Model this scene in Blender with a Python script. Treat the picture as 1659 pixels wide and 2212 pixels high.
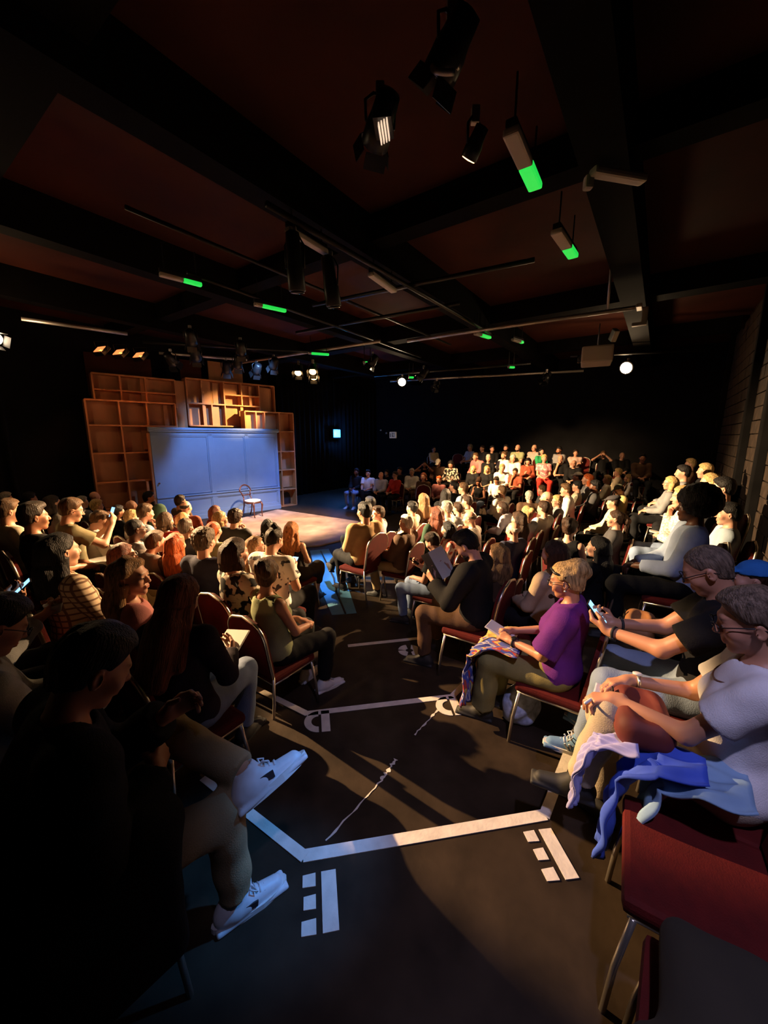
import bpy, bmesh, math, random
import numpy as np
from mathutils import Matrix, Vector
for o in list(bpy.data.objects): bpy.data.objects.remove(o, do_unlink=True)
S = bpy.context.scene
C = S.collection
# room axes seen from above: the right-hand brick wall runs along UU, the stage back wall lies at large VV
TH = math.radians(35.3)
UU = np.array([math.sin(TH), math.cos(TH)]); VV = np.array([-math.cos(TH), math.sin(TH)])
def W(u, v, z=0.): p = UU * u + VV * v; return Vector((p[0], p[1], z))
RZ_U = math.atan2(-UU[0], UU[1]); RZ_V = math.atan2(-VV[0], VV[1])
# ---------------------------------------------------------------- camera
cd = bpy.data.cameras.new('camera'); cam = bpy.data.objects.new('camera', cd); C.objects.link(cam)
cam.location = (0, 0, 2.2); cam.rotation_euler = (math.radians(90 - 10.98), 0, 0)
cd.sensor_fit = 'HORIZONTAL'; cd.sensor_width = 36; cd.lens = 36 * 830 / 1659; cd.clip_start = .05
S.camera = cam
# ---------------------------------------------------------------- world, lamps, exposure
wd = bpy.data.worlds.new('dark_room'); S.world = wd; wd.use_nodes = True
wd.node_tree.nodes['Background'].inputs[0].default_value = (0, 0, 0, 1)
S.view_settings.view_transform = 'Standard'; S.view_settings.look = 'None'
S.view_settings.exposure = 0.0; S.view_settings.gamma = 1; S.view_settings.use_curve_mapping = False
def spot(name, loc, to, col, energy, deg, blend=.5, r=.06, out=0.):
    loc = Vector(loc) + (Vector(to) - Vector(loc)).normalized() * out          # just in front of its lens
    l = bpy.data.lights.new(name, 'SPOT'); l.color = col; l.energy = energy; l.spot_size = math.radians(deg); l.spot_blend = blend; l.shadow_soft_size = r
    o = bpy.data.objects.new(name, l); C.objects.link(o); o.location = loc
    o.rotation_euler = (Vector(to) - Vector(loc)).to_track_quat('-Z', 'Y').to_euler(); return o
WARM = (1, .62, .30); BLUE = (.16, .40, 1)
LAMP_C = W(1.7, 8.75, 3.75); LAMP_B = W(10.25, 6.58, 3.86); LAMP_A = W(11.3, .84, 3.86)
LAV = (.60, .56, 1)
LAV = (.60, .56, 1)
spot('spot_light', LAMP_C, W(6.2, 1.4, .9), (1, .70, .38), 24000, 38, .8, out=.3)
spot('spot_light', W(1.3, 8.9, 3.95), W(2.32, .35, .2), WARM, 11000, 16, .3, .03)
spot('spot_light', LAMP_B, W(2.0, 5.4, 1.0), WARM, 16000, 29, .8, out=.3)
spot('spot_light', LAMP_A, W(2.6, 4.3, .9), WARM, 13500, 31, .7, out=.3)
spot('spot_light', W(7.2, 6.2, 4.0), W(12.2, 3.6, .9), WARM, 8500, 46, .9)
spot('spot_light', W(.1, -.6, 4.25), W(2.1, .1, .5), LAV, 240, 58, .8)
spot('spot_light', W(2.9, -.85, 4.3), W(1.0, 1.02, .72), (.08, .36, 1), 750, 13, .9)
spot('spot_light', W(5.6, 7.0, 4.1), W(6.6, 10.2, 1.2), (.22, .46, 1), 800, 62, .5)
spot('spot_light', W(8.2, 7.2, 4.2), W(7.0, 9.9, 2.95), (1, .60, .20), 3600, 27, .9)
spot('spot_light', W(6.0, 6.2, 4.2), W(6.3, 7.8, 0), (1, .66, .45), 3300, 60, .8)
spot('spot_light', W(9.6, 6.5, 4.2), W(9.0, 9.2, .2), (.10, .25, 1), 900, 56, .8)
spot('spot_light', W(5.5, 4.8, 4.2), W(4.5, 4.2, 0), (.12, .42, 1), 1500, 30, .6)
spot('spot_light', W(9.4, 9.6, 4.1), W(9.6, 11.2, 1.9), (.05, .32, 1), 90, 40, .9)
def spill(loc, e, col=WARM):
    l = bpy.data.lights.new('lamp_spill', 'POINT'); l.color = col; l.energy = e; l.shadow_soft_size = .08; o = bpy.data.objects.new('lamp_spill', l); C.objects.link(o); o.location = loc
spill(LAMP_A + Vector((-.25, -.2, -.12)), 42); spill(LAMP_B + Vector((-.15, -.3, -.1)), 25); spill(LAMP_C + Vector((.3, -.2, -.1)), 30)
# ---------------------------------------------------------------- mesh tools
def link_mesh(name, me, mat=None, parent=None):
    o = bpy.data.objects.new(name, me); C.objects.link(o)
    if mat is not None:
        if not me.materials: me.materials.append(None)
        o.material_slots[0].link = 'OBJECT'; o.material_slots[0].material = mat
    if parent is not None: o.parent = parent
    return o
def raw_mesh(name, V, F, smooth=True, sizes=None):
    me = bpy.data.meshes.new(name)
    V = np.asarray(V, np.float32); me.vertices.add(len(V)); me.vertices.foreach_set('co', V.ravel())
    if sizes is None: F = np.asarray(F, np.int32); n = len(F); tot = np.full(n, F.shape[1], np.int32); flat = F.ravel()
    else: tot = np.asarray(sizes, np.int32); n = len(tot); flat = np.asarray(F, np.int32)
    me.loops.add(len(flat)); me.loops.foreach_set('vertex_index', flat)
    me.polygons.add(n); st = np.concatenate([[0], np.cumsum(tot)[:-1]]).astype(np.int32)
    me.polygons.foreach_set('loop_start', st); me.polygons.foreach_set('loop_total', tot)
    me.polygons.foreach_set('use_smooth', np.full(n, smooth, bool))
    me.update(calc_edges=True); me.validate(); return me
class MB:
    def __init__(s): s.v, s.f, s.sm = [], [], []
    def add(s, V, F, sm=False):
        b = len(s.v); s.v += [tuple(p) for p in V]; s.f += [tuple(i + b for i in f) for f in F]; s.sm += [sm] * len(F); return s
    def box(s, c, d, R=None, bev=0.):
        c = Vector(c); x, y, z = d[0] / 2, d[1] / 2, d[2] / 2; R = R or Matrix.Identity(3)
        if bev <= 0:
            V = [c + R @ Vector((a * x, b * y, e * z)) for a in (-1, 1) for b in (-1, 1) for e in (-1, 1)]
            return s.add(V, [(0, 1, 3, 2), (4, 6, 7, 5), (0, 4, 5, 1), (2, 3, 7, 6), (0, 2, 6, 4), (1, 5, 7, 3)])
        bm = bmesh.new(); bmesh.ops.create_cube(bm, size=1); bmesh.ops.scale(bm, vec=(d[0], d[1], d[2]), verts=bm.verts)
        bmesh.ops.bevel(bm, geom=bm.edges[:], offset=min(bev, min(d) * .45), segments=2, affect='EDGES', profile=.6)
        bm.verts.index_update(); V = [c + R @ p.co for p in bm.verts]; F = [[q.index for q in f.verts] for f in bm.faces]; bm.free()
        return s.add(V, F)
    def prism(s, poly, z0, z1, M=None):
        n = len(poly); M = M or Matrix.Identity(4)
        V = [M @ Vector((p[0], p[1], z0)) for p in poly] + [M @ Vector((p[0], p[1], z1)) for p in poly]
        return s.add(V, [tuple(range(n - 1, -1, -1)), tuple(range(n, 2 * n))] + [(i, (i + 1) % n, n + (i + 1) % n, n + i) for i in range(n)])
    def tube(s, pts, r, n=8, closed=False, rad=None):
        P = [Vector(p) for p in pts]; m = len(P); V = []; prev = None
        for i, p in enumerate(P):
            a = P[(i - 1) % m] if (closed or i) else p; b = P[(i + 1) % m] if (closed or i < m - 1) else p
            t = (b - a).normalized()
            if prev is None: prev = t.orthogonal().normalized()
            prev = (prev - t * prev.dot(t)).normalized(); w = t.cross(prev); rr = rad[i] if rad else r
            V += [p + (prev * math.cos(q * 2 * math.pi / n) + w * math.sin(q * 2 * math.pi / n)) * rr for q in range(n)]
        F = []
        for i in range(m if closed else m - 1):
            j = (i + 1) % m
            F += [(i * n + q, i * n + (q + 1) % n, j * n + (q + 1) % n, j * n + q) for q in range(n)]
        if not closed: F += [tuple(range(n - 1, -1, -1)), tuple(range((m - 1) * n, m * n))]
        return s.add(V, F, True)
    def lathe(s, prof, n=20, M=None):
        M = M or Matrix.Identity(4)
        return s.add([M @ Vector((r * math.cos(k * 2 * math.pi / n), r * math.sin(k * 2 * math.pi / n), z)) for r, z in prof for k in range(n)],
                     [(i * n + k, i * n + (k + 1) % n, (i + 1) * n + (k + 1) % n, (i + 1) * n + k) for i in range(len(prof) - 1) for k in range(n)] +
                     [tuple(range(n - 1, -1, -1)), tuple(range((len(prof) - 1) * n, len(prof) * n))], True)
    def mesh(s, name):
        me = bpy.data.meshes.new(name); me.from_pydata(s.v, [], s.f); me.update()
        me.polygons.foreach_set('use_smooth', s.sm); return me
    def build(s, name, mat=None, parent=None): return link_mesh(name, s.mesh(name), mat, parent)
def tag(o, label=None, cat=None, group=None, kind=None):
    if label: o['label'] = label
    if cat: o['category'] = cat
    if group: o['group'] = group
    if kind: o['kind'] = kind
    return o
def empty(name, loc=(0, 0, 0), rz_=0., s=1.):
    o = bpy.data.objects.new(name, None); C.objects.link(o); o.location = loc; o.rotation_euler = (0, 0, rz_); o.scale = (s, s, s); o.empty_display_size = .1; return o
def kids(o): return [c for c in ALLKIDS.get(o.name, [])] if False else list(o.children)
def copy_tree(o, parent=None):
    c = o.copy(); C.objects.link(c)
    if parent is not None: c.parent = parent
    for ch in list(o.children): copy_tree(ch, c)
    return c
# ---------------------------------------------------------------- materials
MATS = {}
def nodes(m): m.use_nodes = True; t = m.node_tree; return t, t.nodes['Principled BSDF']
def mat(name, col, rough=.6, metal=0., noise=0., nscale=8., bump=0., bscale=60., emit=None, es=0., spec=.5, stretch=None):
    key = (name, col)
    if key in MATS: return MATS[key]
    m = bpy.data.materials.new(name); t, b = nodes(m); L = t.links.new
    b.inputs['Base Color'].default_value = (*col, 1); b.inputs['Roughness'].default_value = rough; b.inputs['Metallic'].default_value = metal
    b.inputs['Specular IOR Level'].default_value = spec
    if noise or bump:
        tc = t.nodes.new('ShaderNodeTexCoord'); src = tc.outputs['Object']
        if stretch:
            mp = t.nodes.new('ShaderNodeMapping'); mp.inputs['Scale'].default_value = stretch; L(src, mp.inputs[0]); src = mp.outputs[0]
    if noise:
        n = t.nodes.new('ShaderNodeTexNoise'); n.inputs['Scale'].default_value = nscale; n.inputs['Detail'].default_value = 4; L(src, n.inputs[0])
        r = t.nodes.new('ShaderNodeMapRange'); r.inputs[1].default_value = .3; r.inputs[2].default_value = .7; r.inputs[3].default_value = 1 - noise; r.inputs[4].default_value = 1 + noise; L(n.outputs[0], r.inputs[0])
        x = t.nodes.new('ShaderNodeVectorMath'); x.operation = 'SCALE'; x.inputs[0].default_value = col; L(r.outputs[0], x.inputs['Scale']); L(x.outputs[0], b.inputs['Base Color'])
    if bump:
        n2 = t.nodes.new('ShaderNodeTexNoise'); n2.inputs['Scale'].default_value = bscale; n2.inputs['Detail'].default_value = 3; L(src, n2.inputs[0])
        bp = t.nodes.new('ShaderNodeBump'); bp.inputs['Strength'].default_value = bump; bp.inputs['Distance'].default_value = .01; L(n2.outputs[0], bp.inputs['Height']); L(bp.outputs[0], b.inputs['Normal'])
    if emit: b.inputs['Emission Color'].default_value = (*emit, 1); b.inputs['Emission Strength'].default_value = es
    MATS[key] = m; return m
COL = dict(cream=(.62, .53, .38), grey=(.22, .22, .23), black=(.006, .006, .007), olive=(.20, .17, .09), white=(.78, .75, .68), palegrey=(.50, .51, .54), bluegrey=(.34, .40, .47), green=(.03, .06, .035),
 brown=(.085, .045, .025), rust=(.26, .06, .03), red=(.42, .03, .02), maroon=(.12, .02, .02), darkgrey=(.055, .052, .055), taupe=(.17, .13, .11), navy=(.035, .037, .065), sage=(.27, .30, .16), khaki=(.34, .25, .13),
 pink=(.45, .17, .16), darkplum=(.020, .013, .022), tan=(.36, .23, .11), lilac=(.52, .42, .52), lilacgrey=(.36, .33, .38), beige=(.40, .30, .20), redtop=(.5, .03, .015), paleblue=(.42, .50, .66), straw=(.60, .45, .18),
 rosewhite=(.55, .38, .34), brightgreen=(.02, .26, .10), rosepink=(.60, .22, .24), dark=(.02, .018, .02), darkbrown=(.06, .032, .02), plaid=(.50, .38, .26), floral=(.55, .48, .38), blacklace=(.02, .015, .012), redwhite=(.62, .50, .42), lace=(.66, .60, .52),
 stone=(.45, .45, .42), denim=(.17, .22, .33), slate=(.13, .16, .20), purple=(.27, .035, .36), mustardkhaki=(.24, .20, .07), whitetee=(.72, .70, .68), beigetr=(.42, .35, .25))
HAIR = dict(brown=(.09, .045, .018), grey=(.30, .27, .23), dark=(.025, .014, .008), black=(.008, .006, .006), blond=(.55, .36, .14), fair=(.42, .27, .11), darkbrown=(.040, .018, .009), greybrown=(.13, .09, .06), greywhite=(.5, .46, .40),
 ginger=(.50, .10, .02), auburn=(.13, .032, .012), lightbrown=(.23, .12, .05), redgold=(.45, .16, .045), white=(.70, .62, .50), green=(.03, .06, .035), darkgrey=(.05, .045, .05), olive=(.10, .10, .065), blue=(.03, .17, .5), cream=(.6, .5, .4))
SKIN = dict(p=(.56, .29, .19), m=(.47, .22, .125), t=(.38, .165, .09), d=(.12, .045, .022))
def skin_mat(k):
    key = ('skin', k)
    if key in MATS: return MATS[key]
    m = bpy.data.materials.new('skin_' + {'p': 'pale', 'm': 'medium', 't': 'tan', 'd': 'deep'}[k]); t, b = nodes(m); L = t.links.new
    a = t.nodes.new('ShaderNodeAttribute'); a.attribute_name = 'tint'
    tc = t.nodes.new('ShaderNodeTexCoord'); n = t.nodes.new('ShaderNodeTexNoise'); n.inputs['Scale'].default_value = 14; n.inputs['Detail'].default_value = 3; L(tc.outputs['Object'], n.inputs[0])
    r = t.nodes.new('ShaderNodeMapRange'); r.inputs[3].default_value = .86; r.inputs[4].default_value = 1.12; L(n.outputs[0], r.inputs[0])
    x = t.nodes.new('ShaderNodeVectorMath'); x.operation = 'MULTIPLY'; x.inputs[0].default_value = SKIN[k]; L(a.outputs['Color'], x.inputs[1])
    y = t.nodes.new('ShaderNodeVectorMath'); y.operation = 'SCALE'; L(x.outputs[0], y.inputs[0]); L(r.outputs[0], y.inputs['Scale']); L(y.outputs[0], b.inputs['Base Color'])
    b.inputs['Roughness'].default_value = .48; b.inputs['Specular IOR Level'].default_value = .4
    MATS[key] = m; return m
def hair_mat(k):
    return mat('hair_' + k, HAIR[k], .5, noise=.6, nscale=85, bump=.9, bscale=190, spec=.22, stretch=(1, 1, .13))
def cloth(col, pat='plain'):
    c = COL[col]; key = ('cloth', col, pat)
    if key in MATS: return MATS[key]
    if pat == 'plain':
        m = mat('cloth_' + col, c, .85, noise=.12, nscale=9, bump=.25, bscale=220, spec=.2); MATS[key] = m; return m
    m = bpy.data.materials.new('cloth_%s_%s' % (col, pat)); t, b = nodes(m); L = t.links.new; N = t.nodes.new
    b.inputs['Roughness'].default_value = .85; b.inputs['Specular IOR Level'].default_value = .2
    tc = N('ShaderNodeTexCoord'); mx = N('ShaderNodeMix'); mx.data_type = 'RGBA'; mx.inputs[6].default_value = (*c, 1)
    dark = {'plaid': (.14, .08, .05), 'floral': (.012, .012, .012), 'stripe': tuple(x * .35 for x in c), 'redprint': (.35, .05, .03), 'back': (.05, .045, .05), 'logo': (.65, .62, .55), 'lace': tuple(x * .5 for x in c), 'scarf': (.03, .05, .35)}[pat]
    mx.inputs[7].default_value = (*dark, 1)
    def wave(d, s, lo, hi):
        w = N('ShaderNodeTexWave'); w.bands_direction = d; w.inputs['Scale'].default_value = s; L(tc.outputs['Object'], w.inputs[0])
        r = N('ShaderNodeMapRange'); r.inputs[1].default_value = lo; r.inputs[2].default_value = hi; L(w.outputs[1], r.inputs[0]); return r.outputs[0]
    if pat == 'plaid':
        ma = N('ShaderNodeMath'); ma.operation = 'MAXIMUM'; L(wave('Z', 7, .72, .9), ma.inputs[0]); L(wave('X', 7, .72, .9), ma.inputs[1]); L(ma.outputs[0], mx.inputs[0])
    elif pat == 'stripe': L(wave('X', 14, .6, .8), mx.inputs[0])
    elif pat in ('back', 'logo'):
        n = N('ShaderNodeTexNoise'); n.inputs['Scale'].default_value = 13; L(tc.outputs['Object'], n.inputs[0])
        r = N('ShaderNodeMapRange'); r.inputs[1].default_value = .56; r.inputs[2].default_value = .60; L(n.outputs[0], r.inputs[0]); L(r.outputs[0], mx.inputs[0])
    else:
        v = N('ShaderNodeTexNoise'); v.inputs['Scale'].default_value = {'floral': 16, 'redprint': 9, 'lace': 45, 'scarf': 26}[pat]; v.inputs['Detail'].default_value = 1.5; L(tc.outputs['Object'], v.inputs[0])
        r = N('ShaderNodeMapRange'); r.inputs[1].default_value = .48; r.inputs[2].default_value = .53; L(v.outputs[0], r.inputs[0]); L(r.outputs[0], mx.inputs[0])
    L(mx.outputs[2], b.inputs['Base Color']); MATS[key] = m; return m
M = dict(
 blackpaint=mat('black_paint', (.004, .0035, .0035), .8, noise=.3, nscale=3, spec=.05),
 floorpaint=mat('black_floor_paint', (.030, .020, .0125), .55, noise=.35, nscale=5, bump=.12, bscale=25, spec=.15),
 ceiling=mat('dark_ceiling', (.042, .0085, .004), .8, noise=.35, nscale=1.1, spec=.2),
 blackwall=mat('black_drape', (.006, .006, .007), .9, noise=.3, nscale=2, spec=.1),
 brick=mat('painted_block', (.026, .015, .009), .75, noise=.4, nscale=7, bump=.5, bscale=30, spec=.3),
 mortar=mat('block_joint', (.03, .02, .014), .9, spec=.1),
 tape=mat('white_tape', (.66, .60, .52), .55, noise=.12, nscale=14, bump=.15, bscale=60),
 wood=mat('pine_board', (.42, .17, .065), .6, noise=.28, nscale=4, bump=.12, bscale=30, stretch=(1, 1, .25)),
 woodpale=mat('pale_plywood', (.38, .17, .075), .65, noise=.25, nscale=3, stretch=(1, 1, .3)),
 panelblue=mat('blue_painted_panel', (.16, .25, .42), .5, noise=.05, nscale=3),
 stagefloor=mat('scuffed_stage_board', (.36, .25, .18), .5, noise=.4, nscale=2.2, bump=.05, bscale=20),
 metal=mat('black_metal', (.02, .02, .022), .4, .6), steel=mat('grey_steel', (.42, .38, .36), .42, .7), silver=mat('silver_tube', (.62, .56, .46), .3, .9),
 redfab=mat('red_upholstery', (.085, .0045, .003), .8, noise=.15, nscale=20, bump=.2, bscale=200, spec=.25), darkfab=mat('dark_back_shell', (.03, .02, .022), .6, noise=.15, nscale=20, spec=.3),
 rubber=mat('black_rubber', (.015, .015, .015), .7), paper=mat('white_paper', (.75, .72, .66), .7), white=mat('white_leather', (.62, .62, .64), .5, noise=.06, nscale=30), sole=mat('white_rubber_sole', (.6, .6, .58), .6),
 screen=mat('lit_phone_screen', (.1, .2, .4), .3, emit=(.25, .55, 1), es=2.2), bulb=mat('lit_lamp_lens', (1, .9, .7), .3, emit=(1, .80, .52), es=60), warmlens=mat('warm_lens', (1, .7, .3), .3, emit=(1, .55, .2), es=6),
 finglow=mat('warm_fin_glow', (.5, .4, .3), .4, emit=(1, .72, .5), es=.9), orangelens=mat('orange_flood_lens', (1, .5, .2), .3, emit=(1, .30, .08), es=1.25), greenglint=mat('green_reflection_glow', (.02, .5, .1), .4, emit=(.02, .75, .08), es=.9), bluelamp=mat('blue_work_light', (.1, .5, 1), .3, emit=(.05, .42, 1), es=7), bluelens=mat('blue_lens', (.05, .1, .8), .3, emit=(.05, .12, 1), es=2.5),  # fin and strip-end materials glow to stand for reflected light
 greylens=mat('grey_diffuser', (.42, .37, .32), .5), glass=mat('dark_glass', (.02, .02, .025), .1), eye=mat('eye_white', (.55, .52, .48), .25), iris=mat('dark_iris', (.03, .018, .012), .2), brow=mat('brow_hair', (.04, .025, .015), .8), sign=mat('sign_white_glow', (.55, .52, .48), .5, emit=(1, .75, .6), es=.10),  # sign white: faint glow added to brighten an unlit sign, watch faces share it
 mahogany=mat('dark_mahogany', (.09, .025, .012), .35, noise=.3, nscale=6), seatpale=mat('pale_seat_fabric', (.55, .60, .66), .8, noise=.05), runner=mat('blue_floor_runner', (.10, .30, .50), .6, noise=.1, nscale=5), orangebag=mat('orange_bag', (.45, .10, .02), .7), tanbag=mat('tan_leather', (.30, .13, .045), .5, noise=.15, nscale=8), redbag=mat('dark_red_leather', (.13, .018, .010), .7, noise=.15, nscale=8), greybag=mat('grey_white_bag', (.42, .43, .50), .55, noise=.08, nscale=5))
# ---------------------------------------------------------------- room shell and seating tiers
MROOM = Matrix(((UU[0], VV[0], 0, 0), (UU[1], VV[1], 0, 0), (0, 0, 1, 0), (0, 0, 0, 1)))      # (u, v, z) to world; note it mirrors, so rings run clockwise
def slab(name, poly, z0, z1, m, kind='structure', parent=None):
    b = MB(); b.prism([tuple(W(*p).to_2d()) for p in poly][::-1], z0, z1); o = b.build(name, m, parent)
    if kind: o['kind'] = kind
    return o
def rbox(mb, u, v, z, du, dv, dz, bev=0.):      # box aligned with the room
    mb.box(W(u, v, z), (dv, du, dz), Matrix.Rotation(RZ_U, 3, 'Z'), bev); return mb
UF, VR, VB = 15.3, -1.27, 11.6
slab('floor', [(-2.2, VR - .3), (UF, VR - .3), (UF, VB), (-2.2, VB)], -.2, 0, M['floorpaint'])
slab('floor_tier_lower', [(-2.2, VR), (13.2, VR), (13.2, .93), (4, 1.02), (2.60, 1.12), (1.72, 2.00), (1.58, 4.5), (1.58, VB), (-2.2, VB)], 0, .14, M['floorpaint'])
slab('floor_tier_upper', [(-2.2, VR), (13.2, VR), (13.2, .12), (4, .17), (1.78, .24), (.91, 1.12), (.86, 3.), (.55, 3.2), (.55, VB), (-2.2, VB)], .14, .36, M['floorpaint'])
slab('floor_tier_far', [(11.1, 2.2), (UF, 2.2), (UF, 9), (11.1, 9)], 0, .12, M['floorpaint'])
slab('floor_tier_far', [(12.1, 1.4), (UF, 1.4), (UF, 9), (12.1, 9)], .12, .34, M['floorpaint'])
slab('floor_tier_far', [(13.25, .1), (UF, .1), (UF, 9), (13.25, 9)], .34, .64, M['floorpaint'])
slab('wall_far', [(UF, VR - .3), (UF + .2, VR - .3), (UF + .2, VB + .2), (UF, VB + .2)], 0, 4.9, M['blackwall'])
slab('wall_stage', [(-2.4, VB), (UF, VB), (UF, VB + .2), (-2.4, VB + .2)], 0, 4.9, M['blackwall'])
slab('wall_left', [(-2.4, VR - .3), (-2.2, VR - .3), (-2.2, VB), (-2.4, VB)], 0, 4.9, M['blackwall'])
wr = slab('wall_right', [(-2.2, VR - .2), (UF, VR - .2), (UF, VR - .06), (-2.2, VR - .06)], 0, 4.9, M['mortar'])
# painted blocks of the right wall, one object each where the camera sees it
bm_ = MB().box((0, 0, 0), (.06, .436, .211), None, .012).mesh('brick')
bm_.materials.append(None); n = 0; RNG = random.Random(4)
rest = MB()
for r in range(21):
    for c in range(20):
        u = 6.55 + c * .45 + (.225 if r % 2 else 0); z = .12 + r * .225
        if u > UF - .25: continue
        jit = RNG.uniform(-.006, .006)
        if n < 300 and 1.0 < z < 4.6 and u > 7.2:
            o = link_mesh('brick', bm_, M['brick'], wr); o.matrix_world = Matrix.Translation(W(u, VR - .03 + jit, z)) @ Matrix.Rotation(RZ_U, 4, 'Z'); n += 1
        else: rbox(rest, u, VR - .03 + jit, z, .436, .06, .211)
rest.build('block_courses', M['brick'], wr)['kind'] = 'stuff'
for i, (u, w) in enumerate(((9.45, .14), (7.8, .16), (13.6, .08))):
    o = rbox(MB(), u, VR + .05, 2.5, w, .13, 4.7, .02).build('trim_%d' % (i + 1), M['blackpaint']); o['kind'] = 'structure'
slab('ceiling', [(-2.4, VR - .3), (UF, VR - .3), (UF, VB + .2), (-2.4, VB + .2)], 4.9, 5.1, M['ceiling'])
k = 0
for v, w, zb in ((3.35, .26, 4.42), (.62, .34, 4.36), (6.1, .24, 4.42), (8.9, .24, 4.42)):
    o = rbox(MB(), 6.6, v, (zb + 4.9) / 2, 17.2, w, 4.9 - zb).build('ceiling_beam', M['blackpaint']); o['kind'] = 'structure'
for u, w, zb in ((1.15, .34, 4.62), (4.4, .26, 4.6), (8.6, .36, 4.55), (12.4, .3, 4.6)):
    o = rbox(MB(), u, 5.1, (zb + 4.9) / 2, w, 12.6, 4.9 - zb).build('ceiling_beam', M['blackpaint']); o['kind'] = 'structure'
# black drapes at the stage corner, with folds
def drape(name, p, q, z0, z1, label, folds=18, amp=.05):
    a, b = W(*p), W(*q); d = (b - a); nrm = Vector((-d.y, d.x, 0)).normalized(); V, F = [], []; n_ = folds * 6
    for i in range(n_ + 1):
        t = i / n_; off = nrm * (amp * math.sin(t * folds * 2 * math.pi) + .02 * math.sin(t * 37))
        for z in (z0, z1): V.append(a + d * t + off + Vector((0, 0, z)))
    F = [(2 * i, 2 * i + 2, 2 * i + 3, 2 * i + 1) for i in range(n_)]
    o = link_mesh(name, raw_mesh(name, V, F), M['blackwall']); md = o.modifiers.new('thick', 'SOLIDIFY'); md.thickness = .012
    return tag(o, label, 'curtain')
drape('stage_curtain', (9.3, 11.2), (15.1, 11.3), 0, 4.4, 'black stage curtain hanging right of the set up to the blue lamp', 22)
drape('stage_curtain', (-1.8, 11.4), (2.2, 11.3), 0, 4.4, 'black stage curtain hanging left of the tall shelf unit', 16)
# ---------------------------------------------------------------- tape on the steps
def tape(name, p, q, z, w, label):
    a, b = W(*p), W(*q); d = (b - a).normalized(); s = Vector((-d.y, d.x, 0)) * w / 2
    mb = MB(); mb.prism([tuple((a - s).to_2d()), tuple((b - s).to_2d()), tuple((b + s).to_2d()), tuple((a + s).to_2d())], z, z + .003)
    return tag(mb.build(name, M['tape']), label, 'tape', 'white tape along the step edges')
zE, zD = .361, .141
tape('floor_tape', (.93, 1.10), (1.755, .265), zE, .056, 'long white tape line across the nearest step edge')
tape('floor_tape', (1.745, .265), (3.25, .20), zE + .001, .05, 'white tape running away along the right edge of the nearest step')
tape('floor_tape', (.93, 1.09), (.895, 1.85), zE + .001, .05, 'short white tape going left from the nearest step corner')
tape('floor_tape', (1.76, 1.965), (2.585, 1.145), zD, .052, 'white tape line across the second step with a D behind each end')
tape('floor_tape', (2.575, 1.150), (3.9, 1.05), zD + .001, .05, 'white tape leading from the second step under the draped scarf')
tape('floor_tape', (1.76, 1.955), (1.70, 2.9), zD + .001, .05, 'white tape at the second step beside the jeans cuff')
tape('floor_tape', (2.86, 2.50), (3.52, 1.88), .001, .05, 'far white tape line beyond the shoes with the C')
# worn scraps of old tape along the middle of the aisle
def scrap(p, q, z, label, w=.03, seed=0):
    a, b = W(*p), W(*q); d = (b - a); s = Vector((-d.y, d.x, 0)).normalized(); R = random.Random(seed); V, F = [], []; n_ = 14
    for i in range(n_ + 1):
        t = i / n_; l, r = w * R.uniform(-.9, .1), w * R.uniform(.0, .9)
        for x in (l, r): V.append(a + d * t + s * x + Vector((0, 0, z + .0015)))
    F = [(2 * i, 2 * i + 1, 2 * i + 3, 2 * i + 2) for i in range(n_)]
    return tag(link_mesh('worn_tape', raw_mesh('worn_tape', V, F, False), M['tape']), label, 'tape')
def on_floor(u, v, z):                     # the point of the floor at height z seen at that place of the photograph
    x, y = (u - 829.5) / 830, (v - 1106) / 830; s, c = math.sin(math.radians(10.98)), math.cos(math.radians(10.98))
    t = (2.2 - z) / (s + c * y); return Vector((x * t, (c - s * y) * t, z))
# ---------------------------------------------------------------- letters taped on the floor (read from the stage side)
def letter(kind, org, h, w, z, label):
    h = np.array(h) / np.linalg.norm(h); w = np.array(w) / np.linalg.norm(w); t = empty('floor_letter', W(*org, z)); T = Matrix.Translation(-W(*org, z))
    def piece(pts, name):
        mb = MB(); P = [W(*(np.array(org) + w * a + h * b)) for a, b in pts]
        ar = sum(P[i].x * P[(i + 1) % len(P)].y - P[(i + 1) % len(P)].x * P[i].y for i in range(len(P)))
        P = P if ar > 0 else P[::-1]
        mb.prism([(p.x, p.y) for p in P], z, z + .003, T); mb.build(name, M['tape'], t)
    def arc(cx, cy, r0, r1, a0, a1, n=14):
        A = [math.radians(a0 + (a1 - a0) * i / n) for i in range(n + 1)]
        return [(cx + r1 * math.cos(a), cy + r1 * math.sin(a)) for a in A] + [(cx + r0 * math.cos(a), cy + r0 * math.sin(a)) for a in A[::-1]]
    if kind == 'E':
        piece([(0, 0), (.062, 0), (.062, .214), (0, .214)], 'letter_bar')
        for b, a1 in ((.0, .140), (.080, .135), (.162, .142)): piece([(.086, b), (a1, b + .003), (a1, b + .049), (.086, b + .051)], 'letter_block')
    elif kind == 'D':
        piece([(0, 0), (.062, 0), (.062, .215), (0, .215)], 'letter_bar'); piece([(.082, 0), (.082, .052)] + [(.082 + .053 * math.cos(a), .1075 + .055 * math.sin(a)) for a in np.linspace(-math.pi / 2, math.pi / 2, 11)] +
              [(.082, .163), (.082, .215)] + [(.082 + .105 * math.cos(a), .1075 + .1075 * math.sin(a)) for a in np.linspace(math.pi / 2, -math.pi / 2, 17)][1:-1], 'letter_bow')
    else:
        piece(arc(.078, .105, .03, .108, 100, 260), 'letter_bow'); piece(arc(.098, .105, .03, .108, -80, -10, 8), 'letter_arc'); piece(arc(.098, .105, .03, .108, 4, 78, 8), 'letter_arc')
    return tag(t, label, 'letter')
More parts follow.
